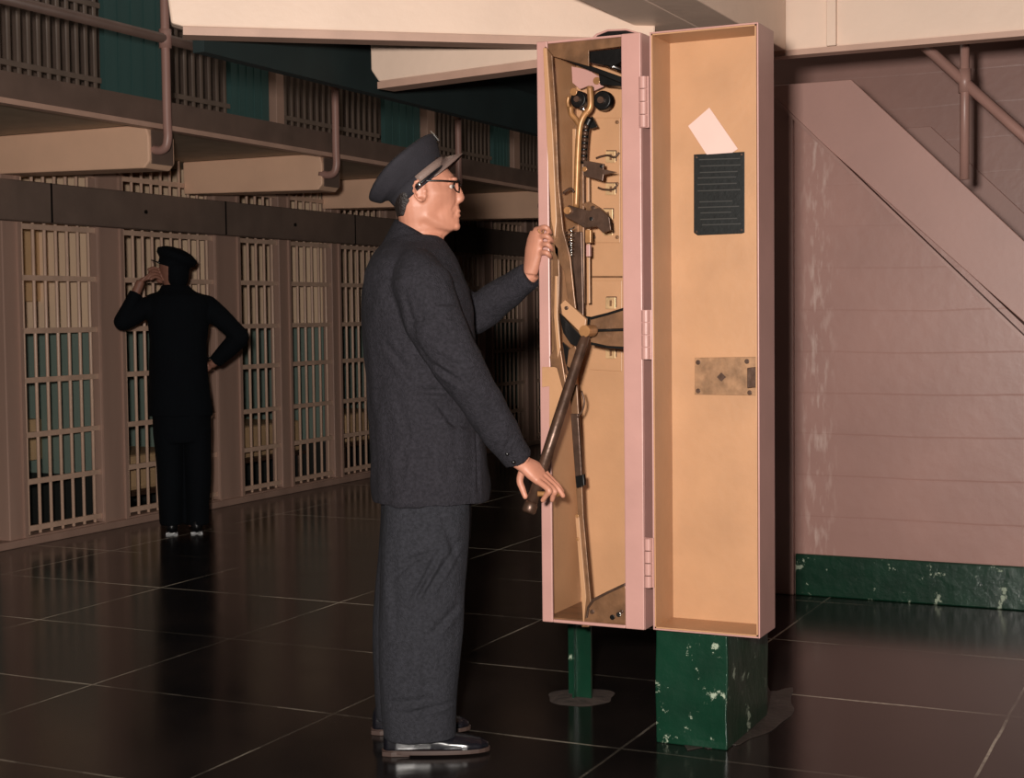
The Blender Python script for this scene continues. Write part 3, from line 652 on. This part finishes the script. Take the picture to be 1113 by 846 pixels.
def finger(bm, pts, r0=.0102, r1=.0078):
    P = curve_pts(pts, 4); n = len(P); tube(bm, P, [r0+(r1-r0)*i/(n-1) for i in range(n)], 10)
    ball(bm, P[-1], r1, 10, 8); ball(bm, P[0], r0*1.1, 10, 8)

f1 = Frame((-2.19, 4.06, 0), math.radians(28)); L1 = f1.L
guard = empty('person', f1.loc, 'person in charcoal uniform suit, glasses and peaked cap working the cabinet levers', 'person', rz=f1.th)
# --- body: one continuous surface (head, neck, trunk, arms, hands, legs)
bm = B()
hd = [(278, 426, 480, .062), (266, 430, 481, .056), (258, 432, 483, .052), (253, 433, 489, .048), (249, 434, 497, .052), (244, 434, 499.5, .056), (238, 433, 499, .061), (232, 432, 498, .065), (226, 431, 497.5, .069), (219, 430, 497, .072), (212, 429, 496.5, .075), (206, 429, 495.5, .076), (202, 429, 494.5, .076), (196, 430, 496, .076), (190, 430, 492.5, .075), (184, 431, 487, .073), (178, 433, 480, .068), (171, 438, 471, .055), (166, 445, 460, .03)]
rings = []
for y, xb_, xf, hw in hd:
    a, c = L1(xb_, y, 0), L1(xf, y, 0); m_ = (a+c)/2
    jaw = .30 if y > 225 and y < 256 else .2
    rings.append(ering(m_, XA, YA, (c.x-a.x)/2, hw, 28, 2.15, jaw if y < 258 else 0))
loft(bm, rings)
# nose, lips, brow, chin, cheeks
nb = [L1(493, 199, 0), L1(498, 207, 0), L1(500.5, 215, 0), L1(497, 221.5, 0)]
loft(bm, [ering(L1(494, 198, 0), XA, YA, .010, .008, 12), ering(L1(496.5, 204, 0), XA, YA, .012, .009, 12), ering(L1(498.5, 210, 0), XA, YA, .014, .012, 12), ering(L1(499.5, 215, 0), XA, YA, .0165, .016, 12), ering(L1(498.5, 219, 0), XA, YA, .0145, .016, 12), ering(L1(497, 221.5, 0), XA, YA, .008, .010, 12)])
ball(bm, L1(498.2, 229.5, 0), (.0085, .020, .005)); ball(bm, L1(497.8, 234.5, 0), (.0085, .018, .0055)); ball(bm, L1(495.5, 246, 0), (.014, .022, .014)); ball(bm, L1(495.5, 226, 0), (.011, .020, .014)); ball(bm, L1(496.0, 232.5, 0), (.010, .022, .010)); ball(bm, L1(496, 239.5, 0), (.010, .02, .008))
for s in (-1, 1):
    ball(bm, L1(493, 196, 0)+YA*s*.030, (.013, .024, .007)); ball(bm, L1(488.4, 200.8, 0)+YA*s*.028, (.0135, .018, .0095)); ball(bm, L1(488.0, 207.5, 0)+YA*s*.028, (.0125, .016, .006))
    e0 = L1(456.5, 210, 0); 
    for i in range(12):     # ear rim
        a = i/12*2*PI; ball(bm, (e0.x+math.cos(a)*.017-math.sin(a)*.004, s*(.078+.010*(math.cos(a) < .2)), e0.z+math.sin(a)*.029), .0058, 8, 6)
    ball(bm, (e0.x, s*.076, e0.z), (.016, .008, .026)); ball(bm, (e0.x+.006, s*.080, e0.z-.026), .008)
# trunk core and legs
def core(rows, yoff=0, dx=0):
    return [ering((L1(a, y, 0)+L1(c, y, 0))/2+YA*yoff, XA, YA, (L1(c, y, 0)-L1(a, y, 0)).x/2, hw, 24) for y, a, c, hw in rows]
loft(bm, core([(272, 426, 480, .062), (290, 418, 482, .12), (310, 412, 490, .155), (380, 415, 498, .145), (440, 420, 498, .14), (520, 422, 500, .155), (560, 428, 500, .16)]))
for s, dxp in ((-1, 0), (1, -7)):
    P = [L1(464+dxp, 540, 0)+YA*s*.09, L1(460+dxp, 680, 0)+YA*s*.10, L1(452+dxp, 790, 0)+YA*s*.11]
    tube(bm, P, [.078, .055, .042], 16)
# near arm (right) and far arm (left)
shN, elN, wrN = L1(452, 300, -.17), L1(506, 408, -.235), L1(567, 503, -.16)
shF, elF, wrF = L1(470, 305, .17), L1(512, 352, .22), L1(580, 296, .115)
tube(bm, [shN, elN, (elN*.4+wrN*.6), wrN], [.05, .042, .036, (.030, .024)], 14)
tube(bm, [shF, elF, (elF*.4+wrF*.6), wrF], [.05, .042, .036, (.026, .026)], 14)
# near hand: pronated over the lever handle, thumb down behind it
yh = -.15
kn = L1(588, 517, yh)
hx = (kn-wrN).normalized(); hz = Vector((.42, -.62, .66)); hz = (hz-hx*hz.dot(hx)).normalized(); hy = hz.cross(hx).normalized()
loft(bm, [ering(wrN-hx*.02, hy, hz, .029, .022, 16), ering(wrN+hx*.01, hy, hz, .030, .021, 16), ering(wrN+hx*.04, hy, hz, .038, .019, 16, 2.4), ering(kn, hy, hz, .042, .015, 16, 2.6), ering(kn+hx*.008, hy, hz, .040, .009, 16, 2.6)])
offs = [.031, .0105, -.010, -.030]
tips = [(611, 535, -.150), (612, 539, -.172), (600, 543.5, -.175), (590, 544, -.185)]
mids = [(601, 523, -.145), (602, 527, -.168), (602, 533, -.19), (597, 533, -.205)]
for o_, tp, md in zip(offs, tips, mids):
    finger(bm, [kn+hy*o_*.95-hx*.01, L1(*md)+hy*.0, (L1(*md)+L1(*tp))/2+hz*.003, L1(*tp)])
finger(bm, [wrN+hx*.015+hy*.016-hz*.008, L1(565, 521, -.135), L1(568, 532, -.14), L1(571, 540, -.145)], .0125, .0085)
# far hand: gripping the left flange of the cabinet
yf = .075
p0, p1 = L1(577, 294, .105), L1(583, 252, .085)
ux = (p1-p0).normalized(); vn = Vector((-.75, -.62, .1)); vn = (vn-ux*vn.dot(ux)).normalized(); wv_ = ux.cross(vn)
loft(bm, [ering(p0-ux*.01, wv_, vn, .024, .022, 16), ering(p0+ux*.02, wv_, vn, .030, .020, 16), ering(p0+ux*.06, wv_, vn, .036, .018, 16), ering(p0+ux*.095, wv_, vn, .034, .016, 16), ering(p1, wv_, vn, .026, .012, 16)])
for (a_, b_, c_) in (((583, 250), (592, 247), (598, 253)), ((584, 258), (593, 256.5), (600, 262)), ((585, 266.5), (594, 265.5), (600, 271)), ((585, 275), (593, 274.5), (598, 279))):
    finger(bm, [L1(*a_, .085), L1(*b_, .050), L1((b_[0]+c_[0])/2+1, (b_[1]+c_[1])/2, .050), L1(*c_, .066)], .0095, .0075)
finger(bm, [L1(579, 284, .10), L1(584, 272, .13), L1(588, 262, .15)], .012, .0085)
# feet inside the shoes
bd = voxel(bm, .0032, 3)
bd.normal_update()
LM = []   # facial relief: (from, to, amount, radius), on both sides of the face
for a, b_, am, rd in [((491, 203), (491, 203), -.0045, .010), ((488, 211), (476, 212), .0035, .013), ((483, 226), (476, 234), -.0045, .017), ((491, 250), (464, 237), .003, .010), ((486, 257.5), (460, 245), -.005, .011), ((497, 219), (492, 229), -.0022, .004), ((495, 232), (493, 236), -.002, .005), ((478, 195), (480, 201), -.002, .011), ((495, 197), (486, 196), .002, .006)]:
    LM.append((L1(a[0], a[1], 0), L1(b_[0], b_[1], 0), am, rd))
zlo = L1(480, 268, 0).z
for v in bd.verts:
    if v.co.z < zlo: continue
    sdw = min(1, max(0, (abs(v.co.y)-.008)/.012)); d_ = 0
    for a, b_, am, rd in LM:
        ab = Vector((b_.x-a.x, 0, b_.z-a.z)); p = Vector((v.co.x-a.x, 0, v.co.z-a.z)); tt = max(0, min(1, p.dot(ab)/ab.length_squared)) if ab.length > 1e-6 else 0
        d_ += am*math.exp(-((p-ab*tt).length/rd)**2)
    v.co += v.normal*d_*sdw
body = obj('body', bd, 'skin', guard, smooth=True)
# --- jacket
bm = B()
J = [(543, 404, 532, .205), (520, 402.5, 530, .205), (480, 401.5, 526, .19), (440, 400, 521, .18), (400, 396.5, 518, .185), (370, 394.5, 518, .195), (340, 393, 516, .205), (315, 393, 511, .21), (295, 396, 502, .205), (282, 401, 496, .185), (272, 408, 491, .15), (264, 415, 486, .105), (256, 421, 478, .078)]
rings = [ering((L1(a, y, 0)+L1(c, y, 0))/2, XA, YA, (L1(c, y, 0)-L1(a, y, 0)).x/2, hw, 32, 2.25) for y, a, c, hw in J]
loft(bm, rings)
# sleeves
def sleeve(P, R): tube(bm, curve_pts(P, 5), R, 18)
def radii(vals, n): # resample
    out = []
    for i in range(n):
        t_ = i/(n-1)*(len(vals)-1); k_ = int(min(t_, len(vals)-2)); out.append(vals[k_]+(vals[k_+1]-vals[k_])*(t_-k_))
    return out
cuN = wrN-hx*.012
PN = [L1(450, 284, -.13), L1(458, 308, -.19), L1(478, 360, -.225), elN, (elN+cuN)/2+Vector((-.004, 0, .004)), cuN]
sleeve(PN, radii([.055, .088, .082, .072, .060, .046], 26))
cuF = L1(576, 300, .115)
PF = [L1(465, 292, .11), L1(475, 308, .18), L1(494, 332, .22), L1(516, 341, .22), L1(545, 322, .175), cuF]
sleeve(PF, radii([.055, .085, .075, .066, .056, .042], 26))
jb = voxel(bm, .0055, 5)
wrinkle(jb, .008, (9, 7, 5)); wrinkle(jb, .005, (24, 18, 13))
F = lambda ax, ay, bx, by, d_, w_: (L1(ax, ay, -.2), L1(bx, by, -.2), d_, w_)
fold(jb, [F(440, 318, 452, 372, .004, .010), F(452, 372, 470, 402, .004, .009), F(542, 502, 556, 474, .004, .005), F(446, 350, 476, 342, .005, .008), F(470, 330, 500, 330, .004, .008), F(420, 375, 450, 415, .005, .010),
          F(455, 425, 492, 428, .007, .009), F(468, 430, 500, 470, .006, .010), F(470, 455, 520, 468, .004, .009), F(430, 430, 452, 500, .004, .012), F(475, 385, 500, 400, .006, .009), F(470, 395, 505, 418, .005, .008),
          F(520, 440, 545, 452, .003, .008), F(519, 470, 521, 540, .006, .006), F(410, 300, 440, 300, .003, .01), F(435, 535, 440, 470, .003, .012)])
jk = obj('jacket', jb, 'wool', guard, smooth=True)
# collar, cuff buttons, hem edge
b = B(); cr = []
for y, a, c, hw, g_ in ((272, 412, 489, .135, .004), (262, 417.5, 485, .098, .006), (250, 423, 478, .078, .004), (243, 426.5, 470, .070, 0)):
    cr.append(ering((L1(a, y, 0)+L1(c, y+ (12 if y < 260 else 0), 0))/2, (L1(c, y+(24 if y < 246 else 16 if y < 255 else 4), 0)-L1(a, y, 0)).normalized(), YA, (L1(c, y, 0)-L1(a, y, 0)).x/2, hw, 28))
loft(b, cr, cap=False)
co = obj('collar', b, 'wool', jk, smooth=True); sm = co.modifiers.new('t', 'SOLIDIFY'); sm.thickness = .007
for x, y in ((551, 493), (558, 502), (545, 484)):
    p = L1(x, y, -.2); b = B(); ball(b, (0, 0, 0), (.006, .004, .006), 12, 8); o = obj('cuff_button', b, 'black', jk, smooth=True); o.location = p+YA*-.019
# trousers
bm = B()
T = [(530, 414, 512, .17), (560, 414, 512, .175), (590, 414, 511, .17)]
loft(bm, [ering((L1(a, y, 0)+L1(c, y, 0))/2, XA, YA, (L1(c, y, 0)-L1(a, y, 0)).x/2, hw, 28, 2.3) for y, a, c, hw in T])
for s, sh in ((-1, 0), (1, -9)):
    yy = -.095 if s < 0 else .12
    rows = [(545, 417, 511, .085), (560, 415.5, 511, .097), (620, 413, 508, .098), (680, 410.5, 504, .096), (740, 412, 499, .09), (775, 414, 497, .088), (801, 417, 496, .086)]
    rr = []
    for y, a, c, hw in rows:
        yb = y if s < 0 else y-((y-340)/485.)*22
        kx = sh*max(0, (y-560)/240) if s > 0 else 0
        A_, C_ = L1(a+kx, yb, yy-.05*0), L1(c+kx-(6 if s > 0 else 0), yb, yy)
        rr.append(ering((A_+C_)/2, XA, YA, (C_-A_).x/2, hw, 24, 2.2))
    loft(bm, rr)
tb = voxel(bm, .0055, 4); wrinkle(tb, .005, (10, 8, 4)); wrinkle(tb, .0025, (24, 18, 9))
fold(tb, [F(440, 612, 468, 602, .007, .009), F(445, 660, 478, 600, .008, .008), F(458, 655, 500, 590, .006, .009), F(430, 625, 452, 612, .005, .008), F(470, 690, 500, 660, .005, .010), F(425, 768, 470, 762, .006, .009), F(440, 778, 495, 768, .005, .007), F(480, 560, 500, 620, .004, .010), F(462, 700, 464, 790, .004, .016), F(425, 590, 430, 700, .003, .014)])
obj('trousers', tb, 'trouser', guard, smooth=True)
# shoes
def shoe(x0, x1, yc, parent, rz=0, gloss='leather'):
    Ln = x1-x0
    r_ = obj('shoe', B(), gloss, parent)   # replaced below by its own upper
    bpy.data.objects.remove(r_)
    b = B(); rows = [(0.0, .018, .035, .045), (.03, .030, .034, .066), (.12, .034, .034, .075), (.30, .034, .034, .072), (.45, .036, .030, .058), (.62, .043, .026, .045), (.80, .046, .024, .036), (.93, .036, .020, .026), (1.0, .012, .016, .012)]
    rr = []
    for t_, hw, zc, hh in rows:
        ring = []
        for i in range(20):
            a = 2*PI*i/20; cx_, sz = math.cos(a), math.sin(a)
            z_ = .020+(hh if sz > 0 else .004)*abs(sz)**.8*(1 if sz > 0 else -1)
            ring.append(Vector((x0+t_*Ln, yc+cx_*hw*(1 if sz < .3 else (1-.35*(sz-.3))), z_)))
        rr.append(ring)
    loft(b, rr); up = obj('shoe', voxel(b, .004, 3), gloss, parent, smooth=True)
    b = B(); out = []
    for i in range(28):
        a = 2*PI*i/28; t_ = .5+.5*math.cos(a); w_ = math.sqrt(max(0, 1-(2*t_-1)**4))*(.034+.014*math.sin(min(1, t_*1.0)*PI*.8))
        out.append(Vector((x0-.006+t_*(Ln+.012), yc+w_*(1 if math.sin(a) > 0 else -1), .006 if t_ > .3 else .006)))
    prism(b, out, (0, 0, .013)); obj('sole', b, 'sole', up, bevel=.002)
    b = B(); prism(b, [Vector((x0-.006+q[0], yc+q[1], .0)) for q in ((.002, -.022), (.03, -.033), (.085, -.033), (.085, .033), (.03, .033), (.002, .022))], (0, 0, .014)); obj('heel', b, 'sole', up, bevel=.002)
    for k in range(4): obj('lace', tube(B(), [(x0+Ln*(.42+.05*k), yc-.018, .074-.006*k), (x0+Ln*(.42+.05*k), yc, .080-.006*k), (x0+Ln*(.42+.05*k), yc+.018, .074-.006*k)], .003, 8), 'black', up, smooth=True)
    return up
nx0, nx1 = L1(417, 824, -.095).x, L1(531, 824, -.095).x
shoe(nx0, nx1, -.095, guard); fx0 = L1(405, 795, .14).x; shoe(fx0, fx0+.305, .14, guard)
# hair
bm = B()
hr = [(236, 431.5, 446, .050), (228, 429.5, 454, .062), (220, 428, 458, .070), (212, 427.5, 462, .0765), (202, 427.5, 466, .079), (192, 428, 472, .0795), (182, 430, 478, .078), (172, 436, 480, .070)]
loft(bm, [ering((L1(a, y, 0)+L1(c, y, 0))/2, XA, YA, (L1(c, y, 0)-L1(a, y, 0)).x/2, hw, 24, 2.3) for y, a, c, hw in hr])
b2 = voxel(bm, .004, 2)
# leave the ear clear
for v in b2.verts:
    e = v.co-Vector((e0.x, v.co.y, e0.z-.01)); 
    if e.length < .034: v.co.y *= .90
obj('hair', b2, 'hair', guard, smooth=True)
# cap
cc = L1(458.5, 203.5, 0); al = math.radians(39.5)
cu = Vector((math.cos(al), 0, math.sin(al))); cw = Vector((-math.sin(al), 0, math.cos(al)))
b = B()
loft(b, [ering(cc+cw*-.006, cu, YA, .101, .086, 40), ering(cc+cw*.034+cu*.000, cu, YA, .103, .088, 40)])
cap = obj('peaked_cap', b, 'cap', guard, smooth=True)
b = B(); rows = [(.030, .102, .087, 0), (.040, .108, .095, -.002), (.060, .121, .110, -.004), (.080, .132, .122, -.006), (.095, .138, .128, -.008), (.104, .136, .126, -.010), (.110, .120, .112, -.012), (.112, .07, .065, -.012)]
rr = []
for h_, a_, b_, dx_ in rows:
    ring = ering(cc+cw*h_+cu*(dx_), cu, YA, a_, b_, 40)
    rr.append([p+cw*((-.022 if (p-cc).dot(cu) < 0 else .0)*((p-cc).dot(cu)/.13)**2*(h_ > .05)) for p in ring])
loft(b, rr); obj('crown', voxel(b, .005, 3), 'cap', cap, smooth=True)
b = B(); loft(b, [ering(cc+cw*.005, cu, YA, .1045, .0895, 40), ering(cc+cw*.031, cu, YA, .1055, .0905, 40)]); bmesh.ops.delete(b, geom=[v for v in b.verts if (v.co-cc).dot(cu) < -.01], context='VERTS')
o = obj('braid_band', b, 'cap_band', cap, smooth=True); sm = o.modifiers.new('t', 'SOLIDIFY'); sm.thickness = .002
b = B(); P = [cc+cw*.004+cu*math.cos(a)*.107+YA*math.sin(a)*.092 for a in [(-1+2*i/24)*1.75 for i in range(25)]]; tube(b, P, .0045, 8); obj('chin_strap', b, 'leather', cap, smooth=True)
for s in (-1, 1):
    b = B(); ball(b, cc+cw*.004+cu*-.004+YA*s*.094, (.008, .005, .008), 12, 8); obj('cap_button', b, 'chrome', cap, smooth=True)
b = B(); inner, outer = [], []
for i in range(21):
    a = (-1+2*i/20)*1.12; k_ = math.cos(a/1.12*PI/2)
    inner.append(cc+cu*math.cos(a)*.102+YA*math.sin(a)*.087+cw*.004)
    out_d = .060*k_+.002; up_ = -.004+.034*k_**1.3; inner[-1] = inner[-1]+cw*(up_-.004)
    outer.append(cc+cu*(math.cos(a)*(.102)+out_d*.93)+YA*math.sin(a)*(.087+.3*out_d)+cw*(up_-out_d*.5))
iv = [b.verts.new(p) for p in inner]; ov = [b.verts.new(p) for p in outer]
for i in range(20): b.faces.new((iv[i], iv[i+1], ov[i+1], ov[i]))
o = obj('visor', b, 'visor', cap, smooth=True); sm = o.modifiers.new('t', 'SOLIDIFY'); sm.thickness = .004
b = B(); q = cc+cw*.088+cu*.125; prism(b, [q+YA*-.02-cw*.018, q+YA*.02-cw*.018, q+YA*.026+cw*.006, q+YA*.0+cw*.024, q+YA*-.026+cw*.006], cu*.006); obj('cap_badge', b, 'chrome', cap, bevel=.002)
# glasses
gl = B()
for s in (-1, 1): tube(gl, [L1(498.5, 199.5, 0)+YA*s*.060, L1(480, 199, 0)+YA*s*.078, L1(461, 199, 0)+YA*s*.083, L1(455, 203, 0)+YA*s*.082], .0028, 8)
for s in (-1, 1):
    c0 = L1(498.8, 203.5, 0)+YA*s*.031; P = [c0+YA*math.cos(a)*.025+ZA*math.sin(a)*.018-XA*.016*max(0, s*math.cos(a)) for a in [2*PI*i/24 for i in range(25)]]; tube(gl, P, .0022, 6)
tube(gl, [L1(500.5, 202, 0)-YA*.007, L1(501.5, 201, 0), L1(500.5, 202, 0)+YA*.007], .002, 6)
for s in (-1, 1): tube(gl, [L1(499, 199, 0)+YA*s*.008, L1(499.5, 198, 0)+YA*s*.03, L1(498.6, 199.3, 0)+YA*s*.060], .0028, 8)
go = obj('glasses', gl, 'black', guard, smooth=True)
for s in (-1, 1):
    c0 = L1(498.8, 203.5, 0)+YA*s*.031; b = B(); loft(b, [ering(c0, YA, ZA, .024, .017, 24), ering(c0+XA*.0012, YA, ZA, .024, .017, 24)]); obj('lens', b, 'lens', go)
    b = B(); ball(b, L1(488.6, 203.8, 0)+YA*s*.027, .0105, 16, 12); eo = obj('eye', b, 'eye', guard, smooth=True)
    b = B(); ball(b, L1(492.0, 203.8, 0)+YA*s*.029, (.003, .0062, .0055), 12, 8); obj('iris', b, 'hair', eo, smooth=True)
    b = B(); tube(b, [L1(496.5, 197, 0)+YA*s*.012, L1(497.2, 195.5, 0)+YA*s*.030, L1(493, 196.5, 0)+YA*s*.048], .003, 8); obj('eyebrow', b, 'hair', guard, smooth=True)
b = B(); p = L1(593, 251, .048)
bmesh.ops.create_cone(b, cap_ends=False, segments=20, radius1=.0105, radius2=.0105, depth=.005, matrix=Matrix.Translation(L1(588, 250.5, .067)) @ (L1(592, 248, .05)-L1(583, 250, .085)).to_track_quat('Z', 'Y').to_matrix().to_4x4())
o = obj('ring', b, 'brass', guard, smooth=True); sm = o.modifiers.new('t', 'SOLIDIFY'); sm.thickness = .003

# control lever: pivots on the crank, handle end in the near hand
def tow(p): return f1.loc+f1.u*p.x+f1.n*p.y+ZA*p.z
le = tow(L1(574, 558, -.165)); lp0 = at(638, 360, YF-.045)
b = B(); v = (le-lp0).normalized()
tube(b, [lp0, lp0+v*.05, lp0+(le-lp0)*.5, le-v*.03], [.013, .015, .017, .017], 16, ref=(0, 1, 0))
lv = cp('control_lever', b, 'steel_brown', smooth=True)
cp('lever_knob', tube(B(), [le-v*.035, le-v*.025, le-v*.005, le], [.017, .021, .021, .015], 16), 'steel_brown', lv, smooth=True)
b = B(); tube(b, [lp0+Vector((0, -.02, 0)), lp0+Vector((0, .04, 0))], .018, 16); cp('lever_hub', b, 'brass', lv)
q = lp0+(le-lp0)*.82; b = B(); ball(b, q+Vector((.014, -.016, 0)), .005, 10, 8); cp('release_stud', b, 'chrome', lv, smooth=True)
# lower grip rod beneath the fingers
q0, q1 = tow(L1(584, 537, -.175)), tow(L1(611, 537.5, -.165))
cp('grip_pin', tube(B(), [q0, q1], .0075, 12), 'brass', lv, smooth=True)

# --- distant person, back to us
f2 = Frame((-5.80, 7.54, 0), math.radians(25.4+12.2)); 
f2 = Frame((-5.80, 7.54, 0), math.radians(25.4+12.2)); L2 = f2.L
g2 = empty('person', f2.loc, 'distant person in black uniform and peaked cap seen from behind, hand raised to face', 'person', rz=f2.th)
bm = B()
loft(bm, [ering((L2(a, y, 0)+L2(c, y, 0))/2, XA, YA, (L2(c, y, 0)-L2(a, y, 0)).x/2, hw, 24, 2.1) for y, a, c, hw in [(322, 178, 204, .065), (310, 178, 203, .058), (304, 176, 204, .075), (298, 174.5, 205, .09), (290, 173, 205, .1), (282, 173, 205, .1), (275, 175, 203, .09), (270, 181, 197, .05)]])
loft(bm, [ering((L2(a, y, 0)+L2(c, y, 0))/2, XA, YA, (L2(c, y, 0)-L2(a, y, 0)).x/2, hw, 24, 2.1) for y, a, c, hw in [(320, 176, 206, .07), (335, 166, 222, .09), (400, 168, 220, .09), (450, 170, 226, .1)]])
for s in (-1, 1): tube(bm, [L2(198+s*13, 445, 0), L2(198+s*12, 515, 0), L2(200+s*12, 572, 0)], [.07, .05, .04], 14)
sL, eL, wL = L2(163, 328, -.02), L2(134, 350, -.08), L2(153, 306, -.06)
sR, eR, wR = L2(226, 334, 0), L2(261, 366, -.05), L2(230, 397, .04)
tube(bm, [sL, eL], [.045, .038], 12); tube(bm, [eL, wL], [.036, .026], 12); tube(bm, [sR, eR], [.045, .038], 12); tube(bm, [eR, wR], [.036, .026], 12)
# raised hand
k2 = L2(162, 297, -.045); ax = (k2-wL).normalized()
loft(bm, [ering(wL, XA, YA, .024, .022, 14), ering(wL*.5+k2*.5, XA*.8+ZA*.3, YA, .036, .026, 14), ering(k2, XA*.6+ZA*.5, YA, .034, .022, 14)])
for i in range(4):
    bz = k2+Vector((.004*i, .015-.012*i, .022-.019*i)); finger(bm, [bz, bz+Vector((.025, .01, .012)), bz+Vector((.05, .02, .004)), bz+Vector((.062, .03, -.008))], .010, .008)
finger(bm, [wL+Vector((.01, 0, .01)), wL+Vector((.035, 0, .015)), wL+Vector((.06, .005, .025))], .012, .009)
# hand on hip
loft(bm, [ering(wR, YA, ZA, .024, .026, 14), ering(wR+Vector((-.04, .02, -.02)), YA, ZA, .018, .036, 14), ering(wR+Vector((-.075, .035, -.035)), YA, ZA, .014, .038, 14)])
for i in range(4):
    bz = wR+Vector((-.07, .035, -.01-.019*i)); finger(bm, [bz, bz+Vector((-.03, .02, -.01)), bz+Vector((-.055, .05, -.018)), bz+Vector((-.06, .07, -.02))], .009, .0075)
finger(bm, [wR+Vector((-.03, 0, 0)), wR+Vector((-.05, -.03, -.01)), wR+Vector((-.075, -.04, -.02))], .011, .009)
# face turned left: nose and chin
ball(bm, L2(171.5, 296, .035), (.018, .014, .022)); ball(bm, L2(175, 305, .035), (.03, .03, .02)); ball(bm, L2(205, 296, .0), (.008, .016, .028))
obj('body', voxel(bm, .0045, 3), 'skin_far', g2, smooth=True)
bm = B()
loft(bm, [ering((L2(a, y, 0)+L2(c, y, 0))/2, XA, YA, (L2(c, y, 0)-L2(a, y, 0)).x/2, hw, 28, 2.3) for y, a, c, hw in [(452, 161, 231, .15), (430, 161, 229, .148), (400, 162, 226, .14), (370, 162, 225, .135), (350, 160, 227, .14), (332, 157, 231, .14), (322, 163, 225, .125), (316, 172, 212, .09), (310, 176, 206, .07)]])
tube(bm, curve_pts([L2(176, 328, 0), L2(165, 331, -.02), eL, ], 5), radii([.06, .066, .058], 11), 16); ball(bm, eL, .056)
tube(bm, [eL, L2(148, 318, -.068)], [.056, .042], 16)
tube(bm, curve_pts([L2(212, 329, 0), L2(224, 334, 0), L2(240, 346, -.03), eR], 5), radii([.06, .072, .064, .056], 16), 16); ball(bm, eR, .055)
tube(bm, [eR, wR+Vector((.02, -.01, .02))], [.062, .046], 16)
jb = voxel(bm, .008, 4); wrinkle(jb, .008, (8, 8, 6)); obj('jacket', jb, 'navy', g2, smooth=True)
bm = B(); loft(bm, [ering((L2(a, y, 0)+L2(c, y, 0))/2, XA, YA, (L2(c, y, 0)-L2(a, y, 0)).x/2, hw, 28, 2.3) for y, a, c, hw in [(440, 165, 229, .14), (470, 167, 229.5, .14), (480, 168, 229.5, .13)]])
for s, a0_, a1_, b0_, b1_ in ((-1, 167, 199.5, 174, 200), (1, 199, 230, 201.5, 228)):
    loft(bm, [ering((L2(a, y, 0)+L2(c, y, 0))/2, XA, YA, (L2(c, y, 0)-L2(a, y, 0)).x/2, hw, 20, 2.2) for y, a, c, hw in [(465, a0_, a1_, .12), (520, (a0_+b0_)/2, (a1_+b1_)/2, .11), (570, b0_, b1_, .105)]])
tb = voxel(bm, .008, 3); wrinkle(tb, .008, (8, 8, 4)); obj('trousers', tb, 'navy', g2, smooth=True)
for s in (-1, 1):
    xs = L2(200+s*13.5, 560, 0).x; b = B()
    loft(b, [ering((xs, -.10, .04), XA, ZA, .025, .035, 14), ering((xs, -.07, .045), XA, ZA, .036, .044, 14), ering((xs, .05, .045), XA, ZA, .040, .044, 14), ering((xs+s*.01, .14, .032), XA, ZA, .045, .03, 14), ering((xs+s*.015, .185, .022), XA, ZA, .025, .015, 14)])
    so = obj('shoe', b, 'dull_leather', g2, smooth=True); obj('sole', box(B(), (xs-.035, -.10, 0), (xs+.035, .15, .012)), 'black', so)
bm = B()
c2 = L2(188.5, 289, 0); tu = Vector((.93, 0, -.36)).normalized(); tw = Vector((.36, 0, .93)).normalized()
loft(bm, [ering(c2-tw*.02, tu, YA, .092, .1, 28), ering(c2+tw*.02, tu, YA, .096, .105, 28), ering(c2+tw*.045, tu, YA, .124, .125, 28), ering(c2+tw*.075, tu, YA, .126, .128, 28), ering(c2+tw*.1, tu, YA, .08, .09, 28), ering(c2+tw*.108, tu, YA, .04, .05, 28)])
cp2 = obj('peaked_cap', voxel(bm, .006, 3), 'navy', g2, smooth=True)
b = B(); loft(b, [ering(c2-tu*.085+YA*.03-tw*.01, tu, YA, .05, .07, 20), ering(c2-tu*.09+YA*.03-tw*.016, tu, YA, .05, .07, 20)]); obj('visor', b, 'leather', cp2, smooth=True)
b = B(); loft(b, [ering((L2(a, y, 0)+L2(c, y, 0))/2-YA*.012, XA, YA, (L2(c, y, 0)-L2(a, y, 0)).x/2, hw, 24) for y, a, c, hw in [(312, 184, 202, .055), (306, 180, 204.5, .075), (298, 178, 206, .092), (288, 176, 206.5, .1)]]); obj('hair', voxel(b, .006, 14), 'navy', g2, smooth=True)
